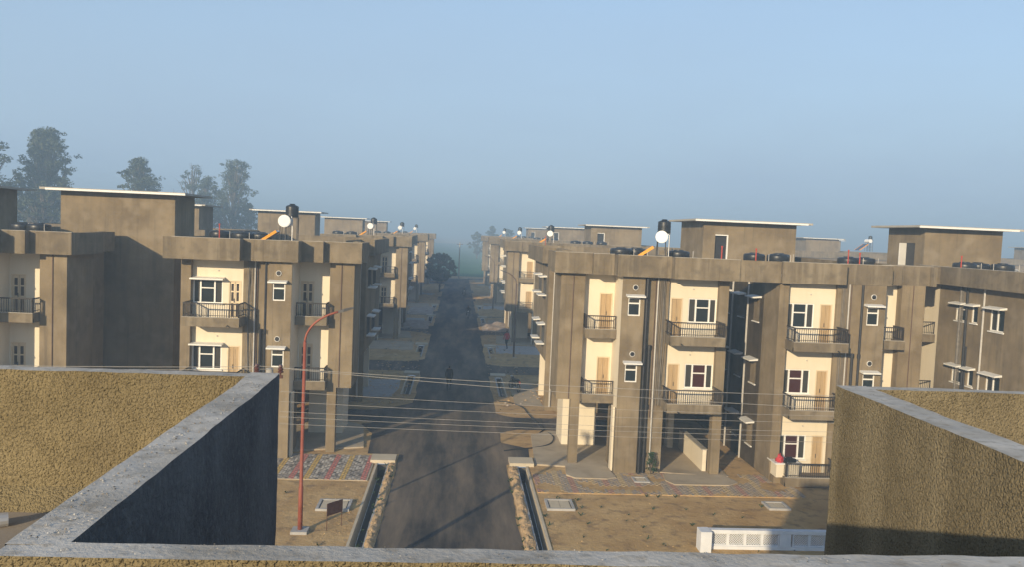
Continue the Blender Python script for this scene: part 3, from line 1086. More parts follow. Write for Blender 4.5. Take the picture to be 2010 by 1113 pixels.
# side building on the right whose lit flank comes towards the camera
def right_wing():
    r = thing('apartment_building', 'brown plaster building at the right edge, row of white framed flank windows under sunshades', 'building', (24.3, 0, 0), group=GB)
    W0 = lambda p: (-p[1], p[0], p[2])
    floors = (.2, 3.2, 6.2)
    spots = [(37.85, 38.6, 1.15, 1.95, 'hopper', 1.97), (36.9, 37.35, 1.15, 1.95, 'single', 1.97), (35.0, 35.98, .95, 1.95, 'double', 1.98),
             (31.0, 32.0, .95, 1.95, 'double', 1.98), (27.0, 28.0, .95, 1.95, 'double', 1.98)]
    hs = [(a, b_, zf + c, zf + d) for zf in floors for a, b_, c, d, st, sh in spots]
    p = MB(W0)
    panel(p, 22.0, 40.0, 0, 9.05, hs, .13)
    p.build('flank_wall', 'plaster', r)
    b = MB()
    b.box(.2, 12, 22.0, 40.0, 0, 9.04)
    b.box(.0, 12, 21.8, 22.0, 0, 9.04)
    b.box(.001, 12, 41.6, 50, 0, 9.04)
    b.box(-2.1, .0, 43.2, 50, 0, 9.03)
    b.build('wall', 'plaster', r)
    for zf in floors:
        for a, b_, c, d, st, sh in spots:
            window(r, W0, a, b_, zf + c, zf + d, st, (a - .14, b_ + .12, zf + sh, .36))
    # recessed balcony corner
    b = MB()
    b.box(-2.1, -.0, 41.6, 43.2, 0, 9.03)
    b.build('painted_wall', 'cream', r)
    b = MB()
    b.quad((.0, 40.0, 0), (.0, 41.6, 0), (.0, 41.6, 9.04), (.0, 40.0, 9.04))
    b.box(.0, .2, 40.0, 40.02, 0, 9.04)
    b.build('painted_return', 'cream', r)
    PF = lambda p: (p[0], 41.6 - p[1], p[2])
    for zf in floors:
        door(r, lambda p: PF((p[0], p[1] + .12, p[2])), -1.75, -1.15, zf, zf + 1.86, 'darkleaf')
        balcony(r, PF, -2.1, -.05, 1.5, zf, (False, False))
    for yy, rr, mt in ((38.12, .05, 'cable'), (37.62, .06, 'pipe'), (37.45, .045, 'pipe'), (36.35, .045, 'greypipe')):
        g = MB()
        g.cyl((-.09, yy, 0 if mt != 'pipe' or rr > .05 else 0), (-.09, yy, 9.05 if rr != .045 or mt == 'greypipe' else 6.2), rr, 8)
        g.build('drain_pipe', mt, r)
    g = MB()
    for k in range(6):
        path = [(-.07 - .04 * abs(noise.noise((z, k, 8))), 37.9 + .07 * k + .05 * noise.noise((z * .7, k * 2.3, 3)), z) for z in [9.0 - .5 * i for i in range(13)]]
        g.tube(path, .012, 4)
    g.build('cables', 'cable', r)
    p = MB()
    p.box(-.5, -.35, 21.4, 41.2, Z9 + .03, ZP)
    p.box(-2.6, -.5, 39.3, 39.45, Z9 + .03, ZP)
    p.box(-2.6, -2.45, 39.45, 43, Z9 + .03, ZP)
    p.box(-.35, 12, 21.4, 21.55, Z9 + .03, ZP)
    p.build('parapet', 'fascia', r)
    c = MB()
    c.box(-.505, -.345, 21.395, 41.2, ZP + .001, ZP + .018)
    c.build('coping', 'slab', r)
    b = MB()
    b.box(-.35, 12, 21.5, 50.2, 9.05, 9.2)
    b.box(-2.45, -.35, 39.45, 50.2, 9.05, 9.201)
    b.build('roof_slab', 'roof', r)
    penthouse(r, .15, 4.4, 42.0, 45.7, side_door=(42.9, 43.7))
    return r
RW = right_wing()

# buildings behind, of which only the roofs show
def back_building(label, x, y, w, d, px, pw, py):
    r = thing('apartment_building', label, 'building', (x, y, 0), group='buildings behind, only roofs in view')
    b = MB()
    b.box(0, w, 0, d, 0, 9.0)
    b.build('wall', 'plaster', r)
    b = MB()
    b.box(.15, w - .15, .15, d - .15, 9.001, 9.2)
    b.build('roof_slab', 'roof', r)
    p = MB()
    p.box(-.3, w + .3, -.3, -.15, 9.0, 9.95)
    p.box(-.3, -.15, -.15, d, 9.0, 9.95)
    p.box(w + .15, w + .3, -.15, d, 9.0, 9.95)
    p.box(-.15, w + .15, d, d + .15, 9.0, 9.94)
    p.build('parapet', 'fascia', r)
    penthouse(r, px, px + pw, py, py + 4)
    P = lambda q: (q[0], -q[1], q[2])
    for zf in (3.2, 6.2):
        for u in (1.5, 5.0, 9.0, 12.5):
            if u + 1.2 < w:
                window(r, lambda q: P((q[0], q[1] + .13, q[2])), u, u + 1.2, zf + .8, zf + 1.85, 'triple', (u - .1, u + 1.3, zf + 2.0, .4))
    return r
back_building('building far behind on the left, small penthouse beside the tall stair tower', -34, 66, 14, 20, 9.0, 3.2, 5)
back_building('hazy building far behind on the right, penthouse between the two nearest ones', 44, 118, 26, 18, 11.0, 5.4, 10)
back_building('hazy building far right behind the right-edge penthouse', 84, 128, 26, 18, 14, 6, 8)
back_building('hazy low building behind the right-hand roofs, next to the small tank tower', 66, 146, 22, 18, 4, 4, 10)

# ------------------------------------------------------------------ roof equipment
def solar_heater(label, loc, tdx=.30):
    r = thing('solar_water_heater', label, 'water heater', loc, group='solar water heaters on the roofs')
    # horizontal hot cylinder, its white end faces the road
    b = MB()
    b.cyl((0, -.1, 1.63), (0, 1.15, 1.63), .29, 28)
    o = b.build('hot_cylinder', 'heater', r, smooth=False)
    b = MB()
    b.cyl((0, -.115, 1.63), (0, -.1, 1.63), .265, 28)
    b.build('end_cap', 'heater', o)
    # cold water tank above
    t = MB()
    t.lathe((tdx, .5, 1.83), [(.30, 0), (.315, .04), (.30, .10), (.315, .16), (.30, .24), (.315, .30), (.30, .38), (.31, .46), (.30, .52), (.17, .585), (.13, .60), (.13, .64), (.0, .65)], 20)
    to = t.build('cold_tank', 'tank', r, smooth=True)
    s = MB()
    for x, y in ((tdx - .27, .2), (tdx + .27, .2), (tdx - .27, .85), (tdx + .27, .85)):
        s.box(x - .02, x + .02, y - .02, y + .02, 0, 1.8)
    s.box(tdx - .31, tdx + .31, .15, .9, 1.93, 1.965) if tdx < .1 else s.box(tdx - .31, tdx + .31, .15, .9, 1.79, 1.825)
    s.box(tdx - .26, tdx + .26, .18, .21, .7, .74)
    s.box(tdx - .26, tdx + .26, .84, .87, .7, .74)
    s.build('stand', 'darksteel', r)
    s = MB()
    for y in (.1, 1.0):
        s = MB()
        s.tube([(-.25, y, 0), (-.2, y, 1.40), (0, y, 1.36), (.2, y, 1.40), (.25, y, 0)], .018, 5)
        s.build('cradle', 'darksteel', r)
    p = MB()
    p.tube([(.36, .08, 0), (.36, .08, 1.72), (tdx, .15, 1.86)], .022, 6)
    p.build('feed_pipe', 'steel', r)
    # sloping collector with an orange side frame
    c = MB()
    a, bq = (-.34, 1.10), (-1.75, .12)
    nrm = Vector((-(bq[1] - a[1]), 0, (bq[0] - a[0]))).normalized() * -.08
    def slab_(y0, y1, off, th, m):
        pts = []
        for y in (y0, y1):
            for (x, z) in (a, bq):
                for k in (off, off + th):
                    pts.append((x + nrm.x * k, y, z + nrm.z * k))
        c.add(pts, [(0, 2, 3, 1), (4, 5, 7, 6), (0, 1, 5, 4), (2, 6, 7, 3), (0, 4, 6, 2), (1, 3, 7, 5)], m)
    slab_(-.02, 1.25, 0, 1, 0)
    c.build('collector', 'collector', r)
    c = MB()
    slab_(-.10, -.02, -.3, 1.6, 0)
    slab_(1.25, 1.33, -.3, 1.6, 0)
    c.build('collector_frame', 'orange', r)
    return r
H1 = solar_heater('solar heater with white round end and black tank on the nearest left roof', (-8.30, 40.0, 9.2))
H1.rotation_euler.z = .10
H2 = solar_heater('solar heater with white round end and black tank on the nearest right roof', (9.58, 38.6, 9.2), .10)
H2.rotation_euler.z = -.235
for k in range(1, 4):
    word = ('second', 'third', 'fourth')[k - 1]
    dup(H2, 'solar heater on the %s roof down the right side of the road' % word, (8.9, 38.9 + PER_R * k, 9.2), -.09)
    dup(H1, 'solar heater on the %s roof down the left side of the road' % word, (-8.6, 40.6 + PER_L * k, 9.2), .05)
dup(H1, 'small hazy solar heater far back between the left penthouses, in front of trees', (-26.0, 78, 9.2))
dup(H1, 'hazy tank tower far back on the right, left of the right-edge penthouse', (64.0, 125, 10.2))

def water_tank(label, loc, s=1.0):
    r = thing('water_tank', label, 'water tank', loc, group='black water tanks on the roofs')
    r.scale = (s, s, s)
    t = MB()
    t.lathe((0, 0, 0), [(.52, 0), (.54, .05), (.54, .12), (.52, .15), (.54, .18), (.54, .36), (.52, .39), (.54, .42), (.54, .60), (.52, .63), (.54, .66), (.54, .86), (.53, .93), (.48, .975), (.30, .995), (.0, 1.0)], 20)
    t.build('shell', 'tank', r, smooth=True)
    l = MB()
    l.lathe((0, 0, .985), [(.24, 0), (.24, .04), (.20, .055), (0, .055)], 14)
    l.build('lid', 'tank', r)
    b = MB()
    b.add([(-.14, -.546, .50), (.14, -.546, .50), (.14, -.546, .57), (-.14, -.546, .57)], [(0, 1, 2, 3)])
    b.build('label_strip', 'greypipe', r)
    p = MB()
    p.tube([(.5, -.3, 0), (.62, -.36, .2), (.62, -.36, 1.0)], .016, 5)
    p.build('pipe', 'greypipe', r)
    return r
T0 = None
tank_spots = [
    (10.70, 39.6, 'nearest right roof, just right of the heater stand'),
    (8.10, 40.8, 'nearest right roof, behind the orange collector'),
    (9.0, 41.5, 'nearest right roof, hidden partly by the heater stand'),
    (15.05, 41.2, 'nearest right roof, first right of the penthouse door'),
    (16.35, 41.4, 'nearest right roof, second right of the penthouse door'),
    (17.4, 43.8, 'nearest right roof, behind the pair by the penthouse corner'),
    (19.9, 41.0, 'right roof, left one by the thin red pipes'),
    (21.05, 41.6, 'right roof, right one by the thin red pipes'),
    (24.75, 38.9, 'right-edge roof, left one below the penthouse'),
    (25.75, 39.4, 'right-edge roof, middle one below the penthouse'),
    (26.9, 39.2, 'right-edge roof, cut by the picture edge'),
    (-10.55, 41.2, 'nearest left roof, left of the orange collector'),
    (-9.75, 41.6, 'nearest left roof, beside the orange collector'),
    (-12.3, 43.6, 'nearest left roof, against the penthouse side wall'),
    (-11.3, 44.8, 'nearest left roof, furthest back by the penthouse'),
    (-20.3, 41.5, 'left-edge roof, in front of the tall trees'),
    (-21.5, 42.3, 'left-edge roof, beside the far left penthouse'),
]
for x, y, txt in tank_spots:
    lab = 'black ribbed water tank on the ' + txt
    if T0 is None:
        T0 = water_tank(lab, (x, y, 9.2))
    else:
        dup(T0, lab, (x, y, 9.2), random.uniform(-.4, .4))
for k in range(1, 4):
    word = ('second', 'third', 'fourth')[k - 1]
    for j, (dx, txt) in enumerate(((11.8, 'first'), (13.1, 'second'), (14.6, 'third'))):
        dup(T0, 'black water tank on the %s right roof, %s counted from the road' % (word, txt), (dx, YR + PER_R * k + 5 + .4 * j, 9.2))
    for j, (dx, txt) in enumerate(((10.6, 'first'), (12.0, 'second'))):
        dup(T0, 'black water tank on the %s left roof, %s counted from the road' % (word, txt), (-dx, YL + PER_L * k + 5 + .3 * j, 9.2))

# red pipe stubs standing up from the parapets
for x, y, zt, txt in ((12.0, 37.0, 10.45, 'by the penthouse corner of the nearest right roof'), (13.6, 37.0, 10.4, 'below the penthouse door of the nearest right roof'),
                      (19.6, 40.4, 10.5, 'left of the tank pair on the right roof'), (18.3, 36.6, 10.4, 'at the parapet step of the right roof'),
                      (24.2, 38.3, 10.45, 'left of the right-edge tanks'), (-11.6, 41.0, 10.5, 'on the nearest left roof by the penthouse'),
                      (8.05, 76.5, 10.5, 'on the second right roof')):
    r = thing('pipe_stub', 'thin red upright pipe ' + txt, 'pipe', (x, y, 9.2), group='red pipe stubs on the roofs')
    b = MB()
    b.cyl((0, 0, 0), (0, 0, zt - 9.2), .028, 7)
    b.build('stem', 'redstub', r)
    b = MB()
    b.cyl((0, 0, zt - 9.2), (0, 0, zt - 9.12), .042, 7)
    b.build('cap', 'redstub', r)

# ------------------------------------------------------------------ the near roof: parapets of the building the camera stands on
def rough_block(b, x0, x1, y0, y1, z0, z1, res, amp, faces='xXyYZ', m_side=0, m_top=1, seed=0, drop=0.02):
    """box skin with plaster relief; displaced by world position so the faces stay joined"""
    def disp(p):
        p = Vector(p)
        n1 = noise.noise_vector(p * 1.7 + Vector((seed, 0, 0))) * amp * 1.1
        n2 = noise.noise_vector(p * 9 + Vector((0, seed, 0))) * amp * .5
        return p + n1 + n2
    def grid(o, u, v, m):
        o, u, v = Vector(o), Vector(u), Vector(v)
        nu, nv = max(1, int(u.length / res)), max(1, int(v.length / res))
        pts = [disp(o + u * (i / nu) + v * (j / nv)) for j in range(nv + 1) for i in range(nu + 1)]
        fs = [(j * (nu + 1) + i, j * (nu + 1) + i + 1, (j + 1) * (nu + 1) + i + 1, (j + 1) * (nu + 1) + i) for j in range(nv) for i in range(nu)]
        b.add(pts, fs, m)
    X, Y, Z = (x1 - x0, 0, 0), (0, y1 - y0, 0), (0, 0, z1 - z0)
    if 'y' in faces: grid((x0, y0, z0), X, Z, m_side)
    if 'Y' in faces: grid((x0, y1, z0), X, Z, m_side)
    if 'x' in faces: grid((x0, y0, z0), Y, Z, m_side)
    if 'X' in faces: grid((x1, y0, z0), Y, Z, m_side)
    if 'Z' in faces: grid((x0, y0, z1), X, Y, m_top)

def near_roof():
    r = thing('apartment_building', 'rooftop of the building underfoot with low rough plaster parapet walls in the foreground', 'building', (0, 0, 0))
    zt, zf = 9.9, 9.2
    FL = -1.066                                        # inner face of the left return wall
    b = MB()
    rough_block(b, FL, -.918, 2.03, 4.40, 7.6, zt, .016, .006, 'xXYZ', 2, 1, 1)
    b.build('left_return_parapet', ['splat', 'coping', 'shadecement'], r, smooth=True)
    b = MB()
    rough_block(b, -2.55, FL + .004, 4.30, 4.395, zf - .3, zt - .002, .016, .007, 'yYZ', 0, 1, 2)
    b.build('left_far_parapet', ['splat', 'coping'], r, smooth=True)
    b = MB()
    rough_block(b, -1.062, 2.3, 1.955, 2.047, 8.6, zt - .003, .016, .006, 'xyYZ', 0, 1, 3)
    b.build('front_parapet', ['splat', 'coping'], r, smooth=True)
    b = MB()
    rough_block(b, 2.205, 2.385, 1.97, 4.59, 7.6, zt, .016, .006, 'xXYZ', 0, 1, 4)
    b.build('right_return_parapet', ['splat2', 'coping'], r, smooth=True)
    b = MB()
    rough_block(b, 2.38, 6.4, 4.50, 4.585, zf - .3, zt - .002, .02, .007, 'yYZ', 0, 1, 5)
    b.build('right_far_parapet', ['splat2', 'coping'], r, smooth=True)
    # cement fillet at the foot of the left far parapet, roof floor
    b = MB()
    n = 150
    pts, fs = [], []
    for i in range(n + 1):
        x = -2.55 + (2.55 + FL) * i / n
        for k, (dy, dz) in enumerate(((0, .105), (-.03, .085), (-.075, .03), (-.11, -.01))):
            w = .012 * noise.noise((x * 9, k * 1.7, 0)) + .01 * noise.noise((x * 25, k, 5))
            pts.append((x, 4.305 + dy + w, zf + dz + w * .6))
    for i in range(n):
        for k in range(3):
            a = i * 4 + k
            fs.append((a, a + 1, a + 5, a + 4))
    b.add(pts, fs)
    b.build('fillet', 'splat', r, smooth=True)
    b = MB()
    b.box(-2.55, -.95, .0, 4.36, zf - .25, zf - .002)
    b.box(2.3, 6.4, .0, 4.55, zf - .25, zf - .002)
    b.box(-2.55, 6.4, -1.2, 2.0, zf - .25, zf - .004)
    b.build('roof_floor', 'roof', r)
    b = MB()
    b.box(-2.54, -.94, -1.2, 4.38, 0, zf - .26)
    b.box(2.24, 6.4, -1.2, 4.57, 0, zf - .26)
    b.box(-.94, 2.24, -1.2, 2.03, 0, zf - .26)
    b.build('wall', 'plaster', r)
    # grit and mortar crumbs lying on the copings
    rnd = random.Random(77)
    g = MB()
    def crumb(x, y, q):
        z = zt + .001
        pts = [(x + q * rnd.uniform(.6, 1.2) * math.cos(a), y + q * rnd.uniform(.6, 1.2) * math.sin(a), z) for a in (0, 1.3, 2.5, 3.8, 5.1)]
        pts.append((x, y, z + q * rnd.uniform(.5, 1.0)))
        g.add(pts, [(k, (k + 1) % 5, 5) for k in range(5)], rnd.choice((0, 0, 1, 2)))
    for _ in range(420):
        crumb(rnd.uniform(FL + .01, -.93), 2.05 + 2.3 * rnd.random() ** 1.3, rnd.choice((.0015, .002, .003, .0045)))
    for _ in range(170):
        crumb(rnd.uniform(-1.0, 2.2), rnd.uniform(1.965, 2.04), rnd.choice((.0012, .0015, .002, .003)))
    for _ in range(90):
        crumb(rnd.uniform(2.25, 2.39), rnd.uniform(2.1, 4.5), rnd.choice((.0015, .002, .003)))
    g.build('grit', ['coping', 'roof', 'drain'], r, kind='stuff')
    return r
near_roof()
r = thing('plastic_pipe', 'short pale pipe lying on the near roof at the left edge', 'pipe', (-2.16, 3.98, 9.2), .55)
b = MB()
b.cyl((-.5, 0, .03), (.06, .0, .03), .028, 14)
b.build('tube', 'steel', r)
b = MB()
b.cyl((.02, 0, .03), (.07, 0, .03), .034, 14)
b.build('collar', 'steel', r)

# ------------------------------------------------------------------ street furniture
def lamp_post(label, loc, h, arm, mat_, side=1):
    r = thing('street_lamp', label, 'street lamp', loc, group='street lamps')
    b = MB()
    b.tube([(0, 0, 0), (0, 0, 1.6), (0, 0, 1.62), (0, 0, h * .86)], [.085, .08, .062, .055], 10)
    b.build('post', mat_, r, smooth=True)
    b = MB()
    pts = []
    z0_ = h * .86
    for i in range(13):
        t = i / 12
        a = t * math.radians(68)
        pts.append((side * arm * .92 * (1 - math.cos(a)) / (1 - math.cos(math.radians(68))), 0, z0_ - .02 + (h - z0_) * math.sin(a) / math.sin(math.radians(68))))
    b.tube(pts, .038, 8)
    b.build('arm', mat_, r, smooth=True)
    e = Vector(pts[-1]); d = (e - Vector(pts[-2])).normalized()
    f = e + d * .55
    b = MB()
    w = .10
    b.add([tuple(e + Vector((0, s * w * .5, q))) for s in (-1, 1) for q in (-.03, .04)] + [tuple(e + d * .2 + Vector((0, s * w, q))) for s in (-1, 1) for q in (-.05, .05)]
          + [tuple(f + Vector((0, s * w * .8, q))) for s in (-1, 1) for q in (-.03, .03)],
          [(0, 1, 3, 2), (0, 4, 5, 1), (2, 3, 7, 6), (1, 5, 7, 3), (0, 2, 6, 4), (4, 8, 9, 5), (6, 7, 11, 10), (5, 9, 11, 7), (4, 6, 10, 8), (8, 10, 11, 9)])
    b.build('lamp_head', 'darksteel', r)
    b = MB()
    b.box(-.28, .28, -.28, .28, 0, .10)
    b.build('footing', 'cement', r)
    return r
lamp_post('red painted street lamp with curved arm left of the road', (-5.12, 28.5, 0), 7.75, 1.2, 'redpole')
lamp_post('dark street lamp standing on the right verge by the second building', (5.05, 69.8, 0), 7.4, 1.0, 'brownpipe', -1)
lamp_post('thin hazy street lamp far down the right verge', (4.95, 111, 0), 7.4, 1.0, 'brownpipe', -1)

def sign_board():
    r = thing('sign_board', 'small rusty board on two thin legs in the soil left of the road', 'sign', (-4.24, 28.65, 0), math.atan2(.62, .52))
    L = .72
    for x in (.02, L - .02):
        b = MB()
        b.cyl((x, 0, -.02), (x, 0, .95), .014, 6)
        b.build('leg', 'rust', r)
    b = MB()
    b.box(0, L, -.02, -.008, .52, .97)
    b.build('board', 'rust', r)
sign_board()

def chamber(label, x0, x1, y0, y1, tilt=0.0):
    r = thing('inspection_chamber', label, 'manhole', ((x0 + x1) / 2, (y0 + y1) / 2, 0), tilt, group='inspection chambers in the verge')
    a, c = (x1 - x0) / 2, (y1 - y0) / 2
    for q in ((-a, a, -c, -c + .1), (-a, a, c - .1, c), (-a, -a + .1, -c + .1, c - .1), (a - .1, a, -c + .1, c - .1)):
        b = MB()
        b.box(q[0], q[1], q[2], q[3], -.05, .09)
        b.build('rim', 'cement', r)
    n = 2
    for i in range(n):
        xa = -a + .14 + (2 * a - .28) * i / n
        xb = -a + .14 + (2 * a - .28) * (i + 1) / n
        b = MB()
        b.box(xa + .01, xb - .01, -c + .13, c - .13, -.02, .065)
        b.build('cover', 'creamcement', r)
    b = MB()
    b.box(-a + .1, a - .1, -c + .1, c - .1, -.06, .03)
    b.build('pit', 'drain', r)
chamber('pale concrete inspection chamber right behind the rusty board', -4.97, -3.72, 30.65, 31.85)
chamber('pale concrete inspection chamber right of the right-hand drain', 3.82, 4.92, 31.2, 32.4)
chamber('pale concrete inspection chamber near the right foreground parapet', 12.85, 13.75, 31.75, 32.65)
chamber('small inspection chamber in the paving under the black pipes', 8.05, 8.75, 34.95, 35.7)

# white boundary wall with pierced jali panels
def jali_wall():
    r = thing('boundary_wall', 'white boundary wall with pierced diamond lattice panels at the bottom right', 'wall', (8.72, 27.55, -.40))
    T = .16
    bays = [('pier', .0, .34), ('p', .42, 2.86, 4), ('pier', 2.86, 3.26), ('p', 3.34, 5.78, 4), ('pier', 5.78, 6.18)]
    b = MB()
    b.box(0, 6.2, 0, T, 0, .52)
    b.build('base', 'jali', r)
    b = MB()
    b.box(-.03, 6.2, -.03, T + .03, .985, 1.10)
    b.build('coping', 'jali', r)
    for e in bays:
        if e[0] == 'pier':
            b = MB()
            z = 1.12 if e[1] == 0 else .98
            b.box(e[1] - (.04 if e[1] == 0 else 0), e[2], -.03 if e[1] > 0 else -.32, T + .03, 0 if e[1] == 0 else .522, z)
            b.build('pier', 'jali', r)
        else:
            _, x0, x1, n = e
            w = (x1 - x0) / n
            for i in range(n):
                xa, xb = x0 + i * w, x0 + (i + 1) * w
                za, zb = .525, .98
                b = MB()
                b.box(xa, xa + .05, .03, T - .03, za, zb)
                b.box(xb - .05, xb, .031, T - .031, za, zb)
                b.box(xa + .05, xb - .05, .03, T - .03, za, za + .04)
                b.box(xa + .05, xb - .05, .03, T - .03, zb - .04, zb)
                # diamond lattice of thin bars clipped to the opening
                A, B, c0, c1 = xa + .05, xb - .05, za + .04, zb - .04
                st = .085
                k = -int((c1 - c0) / st) - 1
                while A + k * st < B:
                    for sgn in (1, -1):
                        s0 = A + k * st
                        # line x = s0 + t, z = c0 + t (or mirrored)
                        t0 = max(0, A - s0); t1 = min(c1 - c0, B - s0)
                        if t1 - t0 > .02:
                            h = .013
                            if sgn > 0:
                                p0, p1 = (s0 + t0, c0 + t0), (s0 + t1, c0 + t1)
                            else:
                                p0, p1 = (s0 + t0, c1 - t0), (s0 + t1, c1 - t1)
                            y0_, y1_ = (.05, .075) if sgn > 0 else (.076, .10)
                            pts = []
                            for (x, z) in (p0, p1):
                                for dz in (-h, h):
                                    for y in (y0_, y1_):
                                        pts.append((x, y, z + dz))
                            b.add(pts, [(0, 4, 6, 2), (1, 3, 7, 5), (2, 6, 7, 3), (0, 1, 5, 4)])
                    k += 1
                b.build('jali_panel', 'jali', r)
jali_wall()

# utility poles and the overhead lines between them
def utility_pole(label, loc):
    r = thing('utility_pole', label, 'utility pole', loc, group='utility poles')
    b = MB()
    b.tube([(0, 0, 0), (0, 0, 6.95)], [.14, .09], 10)
    b.build('post', 'pole', r, smooth=True)
    b = MB()
    b.box(-.42, .36, -.13, -.09, 6.72, 6.80)
    b.build('crossarm', 'rust', r)
    for x in (-.3, .3):
        b = MB()
        b.lathe((x, -.11, 6.80), [(.02, 0), (.02, .05), (.075, .07), (.075, .10), (.045, .12), (.07, .14), (.07, .17), (.04, .2), (.06, .22), (.045, .27), (0, .28)], 12)
        b.build('insulator', 'porcelain', r)
    return r
PLX, PLY = -4.72, 21.4
utility_pole('utility pole top with brown insulators behind the left foreground parapet corner', (PLX, PLY, 0))
utility_pole('utility pole hidden behind the right foreground parapet carrying the wires', (17.0, 21.2, 0))
def wire(label, pts, r=.009, sag=.15):
    (x0, y0, z0_), (x1, y1, z1_) = pts
    b = MB()
    n = 40
    path = []
    for i in range(n + 1):
        t = i / n
        path.append((x0 + (x1 - x0) * t, y0 + (y1 - y0) * t, z0_ + (z1_ - z0_) * t - sag * 4 * t * (1 - t)))
    b.tube(path, r, 5)
    o = b.build('overhead_wire', 'wire')
    tag(o, label, 'wire', 'overhead wires across the road')
ords = ('highest', 'second highest', 'third', 'fourth', 'fifth', 'sixth', 'lowest')
for k, (zl, zr) in enumerate(((7.02, 6.85), (6.98, 6.35), (6.38, 6.30), (6.12, 6.12), (5.86, 5.86), (5.72, 5.70), (5.54, 5.55))):
    wire('%s of the overhead wires crossing the road' % ords[k], ((PLX + (.3 if k else -.3), PLY - .1, zl if k < 2 else zl), (17.0, 21.1, zr)), .0045 if k > 1 else .0065, .22 - .02 * k)
wire('overhead wire running left from the pole behind the left parapet', ((PLX - .3, PLY - .1, 7.0), (-26, 21.0, 7.05)), .007, .2)
wire('second overhead wire running left from the left pole', ((PLX + .3, PLY - .1, 6.96), (-26, 20.9, 6.92)), .006, .2)

# black hose snaking over the right verge
pts = [(2.9, 51.5, .03), (3.6, 51.2, .03), (4.3, 49.9, .03), (4.45, 48.4, .05), (4.7, 46.5, .04), (5.0, 44.4, .04), (4.7, 43.4, .04), (5.15, 43.6, .04),
       (5.35, 42.4, .1), (5.0, 41.0, .1), (4.2, 40.4, .05), (3.2, 40.0, .04), (2.6, 39.7, .03)]
def smooth_path(p, n=8):
    out = []
    p = [Vector(q) for q in p]
    for i in range(len(p) - 1):
        a, b_, c, d = p[max(i - 1, 0)], p[i], p[i + 1], p[min(i + 2, len(p) - 1)]
        for k in range(n):
            t = k / n
            out.append(.5 * ((2 * b_) + (c - a) * t + (2 * a - 5 * b_ + 4 * c - d) * t * t + (3 * b_ - a - 3 * c + d) * t ** 3))
    out.append(p[-1])
    return out
b = MB()
b.tube(smooth_path(pts), .035, 6)
tag(b.build('hose', 'rubber', smooth=True), 'black hose snaking over the verge and drive right of the road', 'hose')

# ------------------------------------------------------------------ people and motorcycles
def skin_mesh(name, joints, edges, radii, sub=2):
    me = bpy.data.meshes.new(name + '_cage')
    me.from_pydata(joints, edges, [])
    o = bpy.data.objects.new(name + '_cage', me)
    C.objects.link(o)
    md = o.modifiers.new('skin', 'SKIN')
    md.use_smooth_shade = True
    for i, rr in enumerate(radii):
        me.skin_vertices[0].data[i].radius = rr if isinstance(rr, tuple) else (rr, rr)
    me.skin_vertices[0].data[0].use_root = True
    sm = o.modifiers.new('sub', 'SUBSURF')
    sm.levels = sub
    dg = bpy.context.evaluated_depsgraph_get()
    dg.update()
    m2 = bpy.data.meshes.new_from_object(o.evaluated_get(dg))
    bpy.data.objects.remove(o)
    return m2

def person(label, loc, rz, pose='walk', top='darkcloth', legs='trouser', seat=0.0):
    r = thing('person', label, 'person', loc, rz, group='people on the road')
    if pose == 'walk':
        J = [(0, 0, .95), (0, .0, 1.15), (0, .0, 1.38), (0, .01, 1.50), (0, .03, 1.60), (0, .03, 1.70),
             (.18, 0, 1.40), (.23, -.09, 1.14), (.23, .06, .90), (.22, .12, .82),
             (-.18, 0, 1.40), (-.23, .10, 1.14), (-.22, .20, .92), (-.21, .26, .84),
             (.10, .0, .90), (.10, .16, .50), (.10, .06, .09), (.10, .22, .04),
             (-.10, .0, .90), (-.10, -.06, .50), (-.10, -.30, .13), (-.10, -.20, .04)]
    else:                                                   # astride a motorcycle, hands on the bars
        J = [(0, 0, .86), (0, .03, 1.05), (0, .06, 1.27), (0, .07, 1.38), (0, .10, 1.48), (0, .10, 1.58),
             (.18, .06, 1.28), (.29, .22, 1.06), (.30, .48, 1.00), (.30, .54, 1.0),
             (-.18, .06, 1.28), (-.29, .22, 1.06), (-.30, .48, 1.00), (-.30, .54, 1.0),
             (.12, .05, .84), (.20, .42, .72), (.20, .18, .36), (.20, .34, .33),
             (-.12, .05, .84), (-.20, .42, .72), (-.20, .18, .36), (-.20, .34, .33)]
    E = [(0, 1), (1, 2), (2, 3), (3, 4), (4, 5), (2, 6), (6, 7), (7, 8), (8, 9), (2, 10), (10, 11), (11, 12), (12, 13),
         (0, 14), (14, 15), (15, 16), (16, 17), (0, 18), (18, 19), (19, 20), (20, 21)]
    R = [(.15, .11), (.14, .10), (.165, .11), .055, (.075, .09), (.07, .085), .06, .047, .036, .028, .06, .047, .036, .028, .095, .062, .042, .036, .095, .062, .042, .036]
    me = skin_mesh('body', J, E, R)
    for k in ('skin', top, legs, 'hair'):
        me.materials.append(M[k])
    hz = J[4][2]
    hip = J[0][2]
    for p in me.polygons:
        c = p.center
        if c.z > hz + .05 or (c.z > hz - .06 and c.y < J[4][1] - .02):
            p.material_index = 3
        elif c.z > J[3][2] - .03:
            p.material_index = 0
        elif c.z > hip - .06 and not (abs(c.x) > .19 and c.z < J[8][2] - .02):
            p.material_index = 1
        elif abs(c.x) > .19 and c.z > hip - .16 and pose == 'walk':
            p.material_index = 0
        else:
            p.material_index = 2
        p.use_smooth = True
    o = bpy.data.objects.new('body', me)
    C.objects.link(o)
    o.parent = r
    return r

